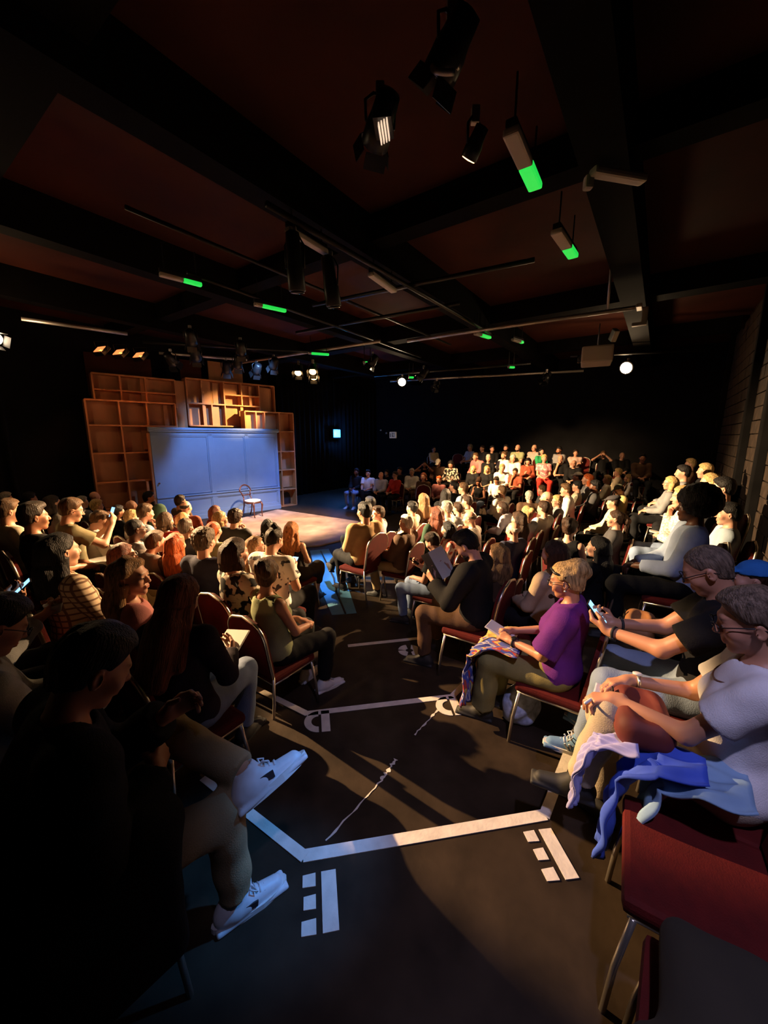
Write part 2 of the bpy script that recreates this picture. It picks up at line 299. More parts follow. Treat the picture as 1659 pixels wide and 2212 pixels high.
letter('E', (.973, .946), (-.148, -.154), (-.70, .70), zE, 'white stencilled letter E in front of the white sneaker')
letter('E', (1.701, .225), (-.152, -.144), (-.62, .70), zE, 'white stencilled letter E beside the dark shoe on the aisle\'s far side')
letter('D', (1.884, 1.851), (-.147, -.153), (-.66, .72), zD, 'white stencilled letter D under the jeans cuff side of the tape line')
letter('D', (2.600, 1.131), (-.170, -.150), (-.66, .72), zD, 'white stencilled letter D touching the draped yellow scarf')
letter('C', (3.30, 1.905), (-.2, -.15), (-.58, .80), .0015, 'white stencilled letter C beyond the second step')
scrap((1.80, 1.18), (1.62, 1.165), zD, 'widest worn white tape scrap in the aisle middle', .022, 1)
scrap((1.62, 1.165), (1.16, 1.19), zD, 'long frayed tape remnant running to the nearest step', .011, 2)
scrap((2.37, 1.17), (2.05, 1.19), zD, 'faint torn tape outline below the letter D by the scarf', .014, 3)
# ---------------------------------------------------------------- stage: deck, panelled wall, plywood units
SA = math.radians(47); SD = Vector((math.sin(SA), math.cos(SA), 0)); SN = Vector((-math.cos(SA), math.sin(SA), 0)); SP0 = Vector((-3.258, 11.954, 0)); SR = Matrix.Rotation(math.atan2(SD.y, SD.x), 3, 'Z')
def SP(s, n, z): return SP0 + SD * s + SN * n + Vector((0, 0, z))
st = slab('stage_deck', [(7.62, 9.40), (7.72, 6.28), (6.4, 5.35), (5.46, 5.50), (4.5, 6.3), (3.9, 8.2), (4.9, 9.0)], 0, .025, M['stagefloor'], None)
tag(st, 'scuffed pale wooden stage floor in front of the blue panel', 'stage floor')
t = empty('panelled_wall', SP(-1.7, 0, 0)); I = Matrix.Translation(-SP(-1.7, 0, 0))
def sbox(s0, s1, n0, n1, z0, z1, bev=0., mb=None, o=SP(-1.7, 0, 0)):
    mb = mb or MB(); mb.box(SP((s0 + s1) / 2, (n0 + n1) / 2, (z0 + z1) / 2) - o, (s1 - s0, n1 - n0, z1 - z0), SR, bev); return mb
sbox(-3.41, 0, .03, .08, 0, 2.36).build('wall_board', M['panelblue'], t)
for i, (a, b) in enumerate(((-3.41, -2.97), (-2.05, -1.93), (-1.03, -.92), (-.07, 0))): sbox(a, b, 0, .03, .05, 2.30, .006).build('stile', M['panelblue'], t)
for z0, z1, d in ((2.24, 2.34, 0), (.58, .66, -.004), (.13, .20, 0)): sbox(-3.41, 0, d, .03, z0, z1, .006).build('rail', M['panelblue'], t)
for z, h, d in ((2.34, .045, -.05), (2.385, .035, -.08), (2.42, .03, -.03)): sbox(-3.44, .03, d, .08, z, z + h, .008).build('cornice', M['panelblue'], t)
sbox(-3.41, 0, -.03, .03, .665, .70, .01).build('dado_rail', M['panelblue'], t); sbox(-3.41, 0, -.03, .03, 0, .13, .012).build('skirting', M['panelblue'], t)
for a, b in ((-2.97, -2.05), (-1.93, -1.03), (-.92, -.07)):
    for z0, z1 in ((.72, 2.24), (.20, .58)):
        m_ = MB()
        for x0, x1, y0, y1 in ((a, b, z0, z0 + .03), (a, b, z1 - .03, z1), (a, a + .03, z0, z1), (b - .03, b, z0, z1)): sbox(x0, x1, .012, .032, y0, y1, .006, m_)
        m_.build('panel_moulding', M['panelblue'], t)
m_ = MB(); m_.lathe([(.004, 0), (.014, .004), (.012, .03), (.024, .04), (.024, .052), (.004, .06)], 14, Matrix.Translation(SP(-3.33, 0, 1.06) - SP(-1.7, 0, 0)) @ SR.to_4x4() @ Matrix.Rotation(math.pi / 2, 4, 'X')); m_.build('door_knob', M['mahogany'], t)
tag(t, 'blue painted panelled stage wall with cornice and dado rail', 'wall panel')
def unit_(name, label, s0, s1, z0, z1, n0, depth, cols, rows, extra=(), backm='woodpale', skipback=()):
    o = SP((s0 + s1) / 2, n0, z0); t = empty(name, o); th = .035
    B = lambda *a: sbox(*a, 0, None, o)
    B(s0, s1, n0 + depth - .015, n0 + depth, z0, z1).build('back_board', M[backm], t)
    for s in (s0, s1): B(s - th / 2, s + th / 2, n0, n0 + depth, z0, z1).build('side', M['wood'], t)
    for z in (z0, z1): B(s0, s1, n0, n0 + depth, z - th / 2, z + th / 2).build('end_board', M['wood'], t)
    for c, za, zb in cols: B(c - th / 2, c + th / 2, n0 + .005, n0 + depth, za, zb).build('upright', M['wood'], t)
    for z, sa, sb in rows: B(sa, sb, n0 + .002, n0 + depth, z - th / 2, z + th / 2).build('shelf', M['wood'], t)
    for sa, sb, za, zb, d in extra: B(sa, sb, n0 + d, n0 + d + .02, za, zb).build('loose_board', M['woodpale'], t)
    return tag(t, label, 'shelf unit')
unit_('shelf_unit', 'tall orange-lit shelf unit left of the blue panel', -4.58, -2.71, .02, 3.05, .22, .30, [(-3.94, .02, 3.05), (-3.36, 1.14, 3.05)], [(2.48, -4.58, -2.71), (1.83, -4.58, -2.71), (1.14, -4.58, -3.36), (.5, -4.58, -3.36)], [(-3.5, -3.38, 1.9, 2.5, .2), (-2.95, -2.85, 2.5, 3.02, .2)])
unit_('shelf_unit', 'upper shelf unit under the orange floodlights', -4.35, -2.58, 3.0, 3.68, .54, .28, [(-3.8, 3.06, 3.68), (-3.26, 3.06, 3.68)], [(3.32, -4.35, -2.58)], [(-3.36, -3.18, 3.32, 3.66, .1), (-3.36, -3.22, 3.08, 3.30, .1)])
b_ = sbox(-2.58, -2.34, .60, .64, 2.3, 3.68, 0, None, SP(-2.46, .6, 2.3)).build('plywood_board', M['woodpale'], None); b_.location = SP(-2.46, .6, 2.3); tag(b_, 'plain plywood board between the two upper shelf units', 'board')
unit_('shelf_unit', 'brightest shelf unit above the middle of the blue panel', -2.31, .25, 2.52, 3.76, .52, .30, [(-1.31, 2.52, 3.76), (-.25, 2.52, 3.76), (-1.68, 2.52, 3.12), (-.80, 3.12, 3.76)], [(3.12, -2.31, -.25), (3.41, -1.31, -.25), (2.66, -.80, .25)],
      [(-1.92, -1.86, 2.54, 3.74, .05), (-1.86, -1.64, 3.14, 3.74, .14), (-1.60, -1.46, 3.14, 3.7, .1), (-1.9, -1.82, 2.54, 3.1, .1), (-1.64, -1.45, 2.54, 3.08, .12), (-.55, -.47, 3.14, 3.7, .06), (-.84, -.76, 2.54, 3.1, .06), (-1.28, -.84, 2.54, 3.09, .16), (-.22, .2, 2.70, 3.7, .12), (-1.28, -.86, 3.43, 3.72, .14), (-.74, -.52, 3.43, 3.72, .14)])
unit_('shelf_unit', 'narrow shelf unit standing at the blue panel\'s right end', -.88, .69, .01, 2.95, .20, .30, [(.21, .01, 2.95), (-.27, 2.38, 2.95), (-.54, 2.38, 2.95)], [(2.38, .0, .69), (1.76, .0, .69), (1.18, .0, .69), (.55, .0, .69)], [(-.86, -.56, 2.42, 2.93, .16), (-.52, -.29, 2.42, 2.93, .16), (-.24, .18, 2.42, 2.93, .20), (.24, .66, .60, 1.15, .2)])
mb = MB(); mb.prism([(-.14, 0), (.14, 0), (.14, .22), (.10, .34), (.03, .40), (-.06, .38), (-.12, .30)], 0, .012, SR.to_4x4() @ Matrix.Rotation(math.pi / 2, 4, 'X')); o = mb.build('arched_hole_shade', M['darkfab']); o.location = SP(.46, .46, .04); tag(o, 'dark arched board standing in the lowest right compartment', 'board')  # flat dark sheet stands for the shade inside an arched hole
mb = sbox(-3.46, -3.40, .02, .12, 0, 2.3, 0, None, SP(-3.43, .05, 0)); sbox(-3.60, -3.55, .02, .10, 0, 1.12, 0, mb, SP(-3.43, .05, 0)); o = mb.build('door_frame_post', M['wood']); o.location = SP(-3.43, .05, 0); tag(o, 'raw timber post at the blue panel\'s left edge', 'post')
# plywood flats hanging behind the units
for s0, s1, z0, z1, nm in ((-2.3, -1.75, 3.2, 4.3, 'dark drape panel hanging just left of the bright shelf unit'), (-1.55, -.55, 3.3, 4.35, 'pale flat hanging behind the bright shelf unit'), (-4.4, -3.0, 3.2, 4.2, 'brown flat hanging behind the orange floodlights')):
    o = sbox(s0, s1, .95, .98, z0, z1, 0, None, SP(s0, .95, z0)).build('hanging_flat', M['woodpale'] if 'pale' in nm else M['ceiling']); o.location = SP(s0, .95, z0); tag(o, nm, 'flat')
# balloon-back chair on the stage
t = empty('balloon_back_chair', W(6.50, 9.08, .025), math.radians(-116), .97)
mb = MB(); mb.lathe([(.02, .44), (.20, .435), (.225, .455), (.215, .485), (.12, .505), (.01, .508)], 28); mb.build('seat', M['seatpale'], t)
mb = MB(); mb.lathe([(.19, .395), (.222, .40), (.226, .438), (.19, .442)], 28); mb.build('seat_rail', M['mahogany'], t)
hoop = [Vector((.20 * math.cos(a) * (1.06 if math.sin(a) > 0 else .8), -.20 - .05 * (math.sin(a) + 1), .70 + .20 * math.sin(a))) for a in np.linspace(-.25 * math.pi, 1.25 * math.pi, 26)]
mb = MB(); mb.tube(hoop, .015, 8, rad=[.013 + .007 * math.sin(math.pi * i / 25) for i in range(26)]); mb.build('back_hoop', M['mahogany'], t)
mb = MB(); mb.tube([(-.15, -.205, .63), (-.06, -.20, .615), (0, -.20, .625), (.06, -.20, .615), (.15, -.205, .63)], .016, 8); mb.build('back_rail', M['mahogany'], t)
for s in (1, -1):
    mb = MB(); mb.tube([(s * .135, -.20, .57), (s * .15, -.185, .46), (s * .15, -.19, .3), (s * .165, -.24, .12), (s * .18, -.31, 0)], .016, 8); mb.build('leg', M['mahogany'], t)
    mb = MB(); mb.tube([(s * .15, .17, .43), (s * .165, .195, .34), (s * .15, .18, .15), (s * .15, .19, .03), (s * .15, .20, 0)], .018, 8, rad=[.024, .026, .016, .013, .017]); mb.build('leg', M['mahogany'], t)
tag(t, 'balloon-back wooden chair with a pale seat alone on the stage', 'chair')
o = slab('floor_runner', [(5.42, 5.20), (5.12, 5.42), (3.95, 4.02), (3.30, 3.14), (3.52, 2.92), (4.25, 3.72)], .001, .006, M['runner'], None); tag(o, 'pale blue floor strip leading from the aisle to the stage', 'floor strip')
mb = MB(); mb.tube([W(5.2, 5.2, .012), W(4.7, 4.55, .012), W(4.25, 3.98, .012), W(3.9, 3.62, .012), W(3.42, 3.02, .012)], .013, 6); tag(mb.build('cable', M['rubber']), 'black cable lying along the blue floor strip', 'cable')
# ---------------------------------------------------------------- blue work light and an exit sign with added glow
def far_panel(name, loc, rz_, w, h, d, m1, m2, label, cat):
    t = empty(name, loc); R = Matrix.Rotation(rz_, 3, 'Z')
    MB().box((0, 0, 0), (w, d, h), R, .02).build('housing', m1, t)
    MB().box(R @ Vector((0, -d / 2 - .012, 0)), (w * .86, .02, h * .82), R, .01).build('glow_face', m2, t); return tag(t, label, cat), R
t, R = far_panel('blue_work_light', W(12.1, 11.02, 2.36), RZ_V, .46, .38, .12, M['metal'], M['bluelamp'], 'glowing blue-white square work light beside the stage', 'lamp')
MB().box(R @ Vector((0, .06, 1.1)), (.03, .03, 2.2), R).build('drop_pole', M['metal'], t)
l = bpy.data.lights.new('work_lamp', 'POINT'); l.color = (.05, .30, 1); l.energy = 60; l.shadow_soft_size = .1; o = bpy.data.objects.new('work_lamp', l); C.objects.link(o); o.location = W(12.1, 10.75, 2.36)
t, R = far_panel('exit_sign', W(UF - .05, 10.28, 2.31), RZ_U, .36, .29, .08, M['sign'], M['sign'], 'small white exit sign with a running figure on the far wall', 'sign')
mb = MB()
def sg(x, z, w, h): mb.box(Matrix.Rotation(0, 3, 'X') @ (W(-.066, 0, 0) + W(0, -x, 0) + Vector((0, 0, z))), (w, .008, h), R)
for a in ((-.10, .0, .035, .17), (-.10, -.07, .035, .05), (.0, .03, .03, .13), (-.015, -.06, .022, .07), (.035, -.06, .022, .07), (.005, .095, .05, .03), (.09, .09, .08, .02), (.125, .0, .02, .18), (.09, -.08, .08, .02), (.055, .0, .018, .18)): sg(*a)
mb.build('running_figure', M['darkfab'], t)
for v, z, nm in ((10.95, 2.50, 'small triangular fitting above the exit sign'), (10.62, 2.36, 'small pale knob left of the exit sign')):
    mb = MB().lathe([(.01, 0), (.045, .01), (.05, .05), (.01, .09)], 10); o = mb.build('wall_fitting', M['greylens']); o.location = W(UF - .1, v, z); tag(o, nm, 'fitting')
# ---------------------------------------------------------------- overhead: pipes, lanterns, strips, projector
def pipe(p, q, r, label, m='steel'):
    a, b = W(*p), W(*q); t = MB().tube([a, b], r, 10).build('rigging_pipe', M[m]); return tag(t, label, 'pipe')
pipe((7.35, 4.6, 4.2), (7.6, .55, 4.2), .032, 'pale rigging pipe running toward the projector')
pipe((11.1, 7.6, 4.05), (12.6, 2.0, 4.05), .032, 'pale rigging pipe far over the top rows')
pipe((2.0, 8.35, 4.02), (3.35, 8.0, 4.02), .03, 'pale pipe running from the left lamp')
pipe((6.9, 10.6, 4.25), (7.2, 5.2, 4.25), .032, 'pale rigging pipe over the middle of the stage')
pipe((2.6, 3.14, 4.27), (8.2, 3.06, 4.27), .03, 'black rigging pipe under the long middle beam', 'metal')
pipe((3.0, 5.25, 4.3), (9.4, 5.45, 4.3), .026, 'black rigging pipe with the green-ended strips', 'metal')
pipe((2.0, 4.5, 4.4), (9.0, 4.4, 4.4), .022, 'thin black conduit left of the middle beam', 'metal')
pipe((4.9, 4.9, 4.33), (5.3, 1.5, 4.33), .03, 'black cross pipe over the aisle', 'metal')
pipe((5.9, 6.4, 4.33), (6.2, 2.9, 4.33), .03, 'black cross pipe nearer the stage', 'metal')
pipe((4.35, 9.0, 3.98), (5.9, 8.1, 3.98), .028, 'pale pipe above the blue panel', 'steel')
pipe((4.0, 8.9, 4.12), (6.6, 6.8, 4.12), .028, 'dark pipe carrying the stage lantern cluster', 'metal')
pipe((10.2, 7.6, 4.1), (10.9, 3.0, 4.1), .03, 'far pipe carrying the glowing lantern', 'metal')
pipe((10.6, 2.0, 4.12), (11.6, -.6, 4.12), .03, 'far pipe carrying the brightest lantern', 'metal')
pipe((7.2, .9, 4.9), (7.45, .92, 4.2), .02, 'thin drop rod beside the projector pipe', 'steel')
def lantern(loc, to, label, lens='glass', r=.085, L=.26, doors=True, cat='stage light'):
    loc = Vector(loc); d = (Vector(to) - loc).normalized(); q = d.to_track_quat('-Z', 'Y').to_matrix().to_4x4(); t = empty('stage_lantern', loc)
    MB().lathe([(r * .35, L * .62), (r * .8, L * .58), (r * .86, L * .2), (r, .0), (r * 1.04, -L * .38), (r * .9, -L * .40)], 18, q).build('body', M['metal'], t)
    MB().lathe([(.005, -L * .405), (r * .86, -L * .41), (r * .80, -L * .43), (.005, -L * .45)], 18, q).build('lens', M[lens], t)
    x = q.to_3x3() @ Vector((1, 0, 0)); k = max(.2, L * .8)
    MB().tube([x * (r * 1.1), x * (r * 1.15) + Vector((0, 0, k * .5)), Vector((0, 0, k * .72)) + x * r * .5, Vector((0, 0, k * .72)) - x * r * .5, -x * (r * 1.15) + Vector((0, 0, k * .5)), -x * (r * 1.1)], .009, 6).build('yoke', M['metal'], t)
    MB().box((0, 0, k * .80), (.05, .04, .09), None, .008).build('clamp', M['steel'], t)
    if doors:
        for a in range(4):
            R = q.to_3x3() @ Matrix.Rotation(a * math.pi / 2, 3, 'Z') @ Matrix.Rotation(.35, 3, 'X'); c = q.to_3x3() @ Matrix.Rotation(a * math.pi / 2, 3, 'Z') @ Vector((0, r * 1.15, -L * .40 - r * .45))
            MB().box(c, (r * 1.7, .006, r * 1.0), R).build('barn_door', M['metal'], t)
    return tag(t, label, cat)
lantern(LAMP_A, W(3.5, 3.3, .8), 'brightest lit lantern, hanging right of the projector', 'bulb', .15, .22, False)
lantern(LAMP_B, W(2.2, 2.6, 1.0), 'lit lantern glowing over the far end of the stage', 'bulb', .13, .22, False)
lantern(LAMP_C, W(4.2, 2.8, .9), 'lit lantern at the left edge above the dark drape', 'bulb', .1, .24)
CL = [((4.17, 8.17, 3.72), (7, 9.5, 1), 'lantern leftmost of the cluster above the blue panel', 'glass'), ((4.25, 7.4, 3.74), (6, 10, 2), 'blue-lensed lantern at the left of the stage cluster', 'bluelens'), ((5.41, 8.2, 3.74), (6.5, 9.8, 1), 'lantern with a bright rim over the middle panel', 'glass'),
      ((5.3, 7.6, 3.78), (6.5, 10, 1), 'second blue-lensed lantern of the stage cluster', 'bluelens'), ((6.01, 7.9, 3.76), (6.6, 10, 2), 'lantern over the bright shelf unit\'s right end', 'glass'), ((6.1, 7.4, 3.84), (7, 10, 1), 'third blue-lensed lantern of the stage cluster', 'bluelens'),
      ((6.62, 7.16, 3.76), (4.5, 5.6, 1), 'warm glowing lantern, left of the pair by the stage curtain', 'warmlens'), ((6.72, 6.78, 3.76), (4.4, 5.0, 1), 'warm glowing lantern, right of the pair by the stage curtain', 'warmlens'), ((6.9, 6.95, 3.68), (5.2, 5.0, 1), 'small amber lantern below the warm pair', 'warmlens'),
      ((4.9, 6.9, 3.9), (7, 9.4, 0), 'dark lantern high over the stage deck', 'glass'), ((3.9, 6.9, 3.9), (6, 9.6, 1), 'dark lantern high over the left unit', 'glass'), ((7.6, 5.7, 3.95), (6.6, 8.4, 0), 'dark lantern right of the stage over the side seats', 'glass'), ((9.3, 5.3, 3.85), (7, 8.4, 0), 'dark lantern hanging left of the glowing far one', 'glass'), ((11.45, 2.72, 3.8), (8, 4.4, 0), 'dark lantern beneath the far pipe', 'glass'), ((11.0, 5.8, 3.78), (8, 6.4, 0), 'dark lantern right of the glowing far one', 'glass')]
for p, q, l, ln in CL: lantern(W(*p), W(*q), l, ln, .095, .26)
lantern(W(2.98, 3.21, 3.88), W(3.3, 3.4, 2), 'long profile lantern hanging from the middle beam, nearer one', 'glass', .085, .52, False)
lantern(W(3.55, 3.25, 3.88), W(4.0, 3.3, 2), 'long profile lantern hanging from the middle beam, farther one', 'glass', .085, .50, False)
lantern(W(2.55, 1.13, 3.95), W(3.4, 3.3, 1.5), 'small lamp with a warm glint near the first green strip', 'warmlens', .05, .16, False)
lantern(W(2.18, 1.12, 4.18), W(2.6, 3.3, 2), 'dark lantern with a pale bracket at the picture\'s top', 'glass', .09, .26)
lantern(W(2.15, 1.55, 4.0), W(5, 6, 1.5), 'dark lantern with bright metal fins near the top', 'glass', .08, .26)
t = empty('glowing_fins', W(2.03, 1.44, 3.86)); MB().box((0, 0, .03), (.10, .16, .03), Matrix.Rotation(RZ_U + .5, 3, 'Z')).build('housing', M['metal'], t)  # metal fins, no lamp: the light they catch is added as emission
for k in range(4): MB().box(W(0, .018 * k - .03, 0), (.007, .14, .02), Matrix.Rotation(RZ_U + .5, 3, 'Z')).build('glow_fin', M['finglow'], t)
tag(t, 'bright slotted lamp glowing near the picture\'s top', 'lamp')  # metal fins, not a lamp; their glow is added emission
mb = MB(); A = [math.radians(a) for a in np.linspace(20, 300, 18)]
mb.tube([W(2.14, 1.12, 4.08) + Vector((.07 * math.cos(a), .04 * math.sin(a), .05 * math.sin(a))) for a in A], .016, 6); tag(mb.build('hook_clamp', M['steel']), 'pale hook clamp at the top of the picture', 'clamp')
def strip(p, q, z, label, w=.09, green=True, frac=.55):
    a, b = W(*p), W(*q); d = b - a; t = empty('strip_light', a + Vector((0, 0, z))); R = Matrix.Rotation(math.atan2(d.y, d.x), 3, 'Z'); L = d.length
    MB().box(d * .5 + Vector((0, 0, .05)), (L, w * .7, .05), R, .01).build('housing', M['metal'], t)
    MB().box(d * (frac / 2), (L * frac, w, .05), R, .015).build('diffuser', M['greylens'], t)
    if green: MB().box(d * (.5 + frac / 2), (L * (1 - frac), w, .05), R, .018).build('green_glint_end', M['greenglint'], t)  # strip is off; the green reflection at its end is added as emission
    for k in (.12, .88): MB().box(d * k + Vector((0, 0, .22)), (.012, .012, .32), R).build('hanger', M['metal'], t)
    return tag(t, label, 'strip light')
strip((2.92, 1.04), (3.64, 1.06), 4.2, 'hanging strip light with a green end, nearest the top', .11)
strip((4.45, 1.07), (5.15, 1.03), 4.2, 'hanging strip light with a green end, above the aisle rows', .11, True, .6)
strip((2.68, 5.33), (3.18, 5.24), 4.2, 'strip light with a green end over the left block', .07)
strip((4.05, 5.30), (4.55, 5.16), 4.2, 'strip light with a green end before the black cross pipes', .07, True, .25)
strip((4.2, 3.18), (4.85, 3.26), 4.2, 'unlit pale strip light beneath the middle beam', .09, False, 1.)
strip((2.92, 3.24), (3.5, 3.27), 4.22, 'pale strip light between the two long profile lanterns', .08, False, 1.)
strip((7.6, 3.2), (8.1, 3.08), 4.2, 'small green-ended strip by the projector pipe\'s left end', .08, True, .4)
strip((8.5, 2.75), (8.9, 2.65), 4.2, 'small strip with a green tip beyond the projector pipe', .07, True, .75)
strip((6.7, 6.9), (7.1, 6.62), 4.12, 'green strip over the stage curtain', .07, True, .15)
strip((8.0, 6.3), (8.2, 6.2), 4.05, 'tiny green strip near the far lanterns', .07, True, .2)
strip((10.6, 3.5), (10.75, 3.38), 4.02, 'tiny green strip on the far pipe', .07, True, .2)
strip((9.6, 5.95), (9.7, 5.85), 3.85, 'tiny green strip below the far lanterns', .07, True, .1)
# orange floods over the left unit
for s, k in ((-4.13, 0), (-3.77, 1), (-3.37, 2)):
    p = SP(s, .22, 4.14 - .01 * k); t = empty('flood_light', p); R = Matrix.Rotation(RZ_U + .25, 3, 'Z') @ Matrix.Rotation(-.75, 3, 'X')
    MB().box((0, 0, 0), (.30, .10, .26), R, .015).build('housing', M['metal'], t); MB().box(R @ Vector((0, -.055, -.015)), (.26, .015, .17), R, .006).build('lens', M['orangelens'], t)
    MB().tube([R @ Vector((.16, 0, 0)), Vector((.16, 0, .2)), Vector((-.16, 0, .2)), R @ Vector((-.16, 0, 0))], .01, 6).build('yoke', M['metal'], t)
    tag(t, ('leftmost of the three orange floodlights over the set', 'middle one of the three orange floodlights over the set', 'rightmost orange floodlight over the set, with the bright bulb')[k], 'floodlight')
    l = spot('flood_lamp', p + SN * -.12, SP(s - .05 + .1 * k, .3, 2.2 - .25 * k), (1, .27, .06), 330, 80, .6, .08); l.parent = t; l.matrix_parent_inverse = Matrix.Translation(-p)
# projector
t = empty('projector', W(8.36, 1.13, 3.66)); R = Matrix.Rotation(RZ_V + .15, 3, 'Z')
MB().box((0, 0, 0), (.62, .50, .28), R, .03).build('body', M['greylens'], t)
MB().box(R @ Vector((-.09, -.255, -.01)), (.20, .02, .10), R, .01).build('vent', M['metal'], t); MB().box(R @ Vector((.19, -.256, .01)), (.07, .02, .17), R, .01).build('side_label', M['paper'], t)
MB().lathe([(.01, 0), (.075, 0), (.075, .06), (.06, .07), (.01, .05)], 16, R.to_4x4() @ Matrix.Translation((.1, .25, .0)) @ Matrix.Rotation(-math.pi / 2, 4, 'X')).build('lens', M['glass'], t)
for x in (-.1, .12): MB().tube([R @ Vector((x, 0, .13)), R @ Vector((x, 0, .54))], .009, 6).build('drop_rod', M['steel'], t)
tag(t, 'grey projector hanging beside the brightest lantern', 'projector')
t = empty('pipe_bracket', W(7.62, .50, 4.2)); MB().box((0, 0, 0), (.08, .26, .05), Matrix.Rotation(RZ_U, 3, 'Z'), .01).build('top_arm', M['steel'], t); MB().box(W(.05, -.08, -.12), (.08, .08, .24), Matrix.Rotation(RZ_U, 3, 'Z'), .01).build('drop_arm', M['steel'], t); MB().box(W(.05, -.02, -.24), (.2, .08, .05), Matrix.Rotation(RZ_U, 3, 'Z'), .01).build('foot_plate', M['steel'], t)
tag(t, 'pale square bracket ending the projector pipe', 'bracket')
t = empty('small_spotlight', W(8.3, .88, 3.98)); MB().box((0, 0, 0), (.09, .14, .2), Matrix.Rotation(.6, 3, 'X'), .02).build('body', M['silver'], t); MB().box((0, -.06, .0), (.07, .02, .12), Matrix.Rotation(.6, 3, 'X')).build('grille', M['metal'], t); tag(t, 'small bright metal lamp above the projector', 'lamp fitting')
t = empty('beam_bracket', W(4.05, .52, 4.30)); MB().box((0, 0, 0), (.5, .09, .06), Matrix.Rotation(.22, 3, 'Z'), .02).build('arm', M['greylens'], t); MB().box((-.24, 0, -.05), (.07, .07, .10), None, .02).build('hook', M['greylens'], t); tag(t, 'pale bracket arm on the right-hand beam', 'bracket')
# ---------------------------------------------------------------- seated figure: skeleton and poses (figure faces +Y, x to its right)
def v3(*a): return np.array(a, dtype=np.float64)
def unit(a):
    n = np.linalg.norm(a); return a / n if n > 1e-9 else a
def rx(d):
    a = math.radians(d); c, s = math.cos(a), math.sin(a)
    return np.array([[1, 0, 0], [0, c, -s], [0, s, c]])
def ry(d):
    a = math.radians(d); c, s = math.cos(a), math.sin(a)
    return np.array([[c, 0, s], [0, 1, 0], [-s, 0, c]])
def rz(d):
    a = math.radians(d); c, s = math.cos(a), math.sin(a)
    return np.array([[c, -s, 0], [s, c, 0], [0, 0, 1]])
def ik(a, c, l1, l2, pole):
    d = c - a; L = np.linalg.norm(d)
    if L > (l1 + l2) * .995:
        c = a + d / L * (l1 + l2) * .995; d = c - a; L = np.linalg.norm(d)
    x = (l1 * l1 - l2 * l2 + L * L) / (2 * L); u = d / L
    hgt = math.sqrt(max(l1 * l1 - x * x, 0))
    p = pole - u * np.dot(pole, u)
    return a + u * x + unit(p) * hgt, c

LAPR = ((.07, .30, .655), (-.75, .62, -.2), (0, -.2, -1), .5)
LAPL = ((-.07, .28, .67), (.75, .62, -.2), (0, -.2, -1), .5)
# a = lean forward, hy/hp/ht = head yaw (left +), pitch (down +), tilt;  R/L = wrist, finger direction, palm normal, curl;  fR/fL = ankle
POSES = {
 'lap':   dict(a=-6, hp=4, R=LAPR, L=LAPL),
 'turnl': dict(a=-6, hp=2, hy=38, R=LAPR, L=LAPL),
 'turnr': dict(a=-4, hp=2, hy=-38, R=LAPR, L=LAPL),
 'read':  dict(a=2, hp=32, R=((.13, .29, .70), (-.35, .85, .35), (-.8, -.1, .5), .6), L=((-.13, .29, .70), (.35, .85, .35), (.8, -.1, .5), .6)),
 'phone': dict(a=0, hp=28, hy=-6, R=((.07, .27, .80), (-.3, .75, .6), (-.6, -.6, .5), .75), L=LAPL),
 'chin':  dict(a=6, hp=6, hy=8, R=((.06, .17, .98), (-.25, .1, .95), (-.3, -.9, 0), .9), L=((-.02, .25, .72), (.9, .2, 0), (0, -.4, -1), .5)),
 'fold':  dict(a=-8, hp=0, R=((-.09, .20, .83), (-.95, .05, .1), (0, -1, 0), .35), L=((.09, .17, .80), (.95, .05, 0), (0, -1, 0), .35)),
 'lean':  dict(a=30, hp=-8, R=((.05, .50, .62), (-.5, .75, -.3), (-.4, -.3, -1), .5), L=((-.05, .48, .64), (.5, .75, -.3), (.4, -.3, -1), .5)),
 'cross': dict(a=-10, hp=3, hy=10, R=LAPR, L=LAPL, fR=(-.13, .66, .30), kR=(.25, .2, 1), fL=(-.10, .40, .09)),
 'up':    dict(a=-2, hp=-6, R=((.11, .17, 1.16), (-.6, .5, .6), (-.9, -.2, 0), .8), L=((-.11, .17, 1.16), (.6, .5, .6), (.9, -.2, 0), .8), eR=(.8, .4, -.6), eL=(-.8, .4, -.6)),
}
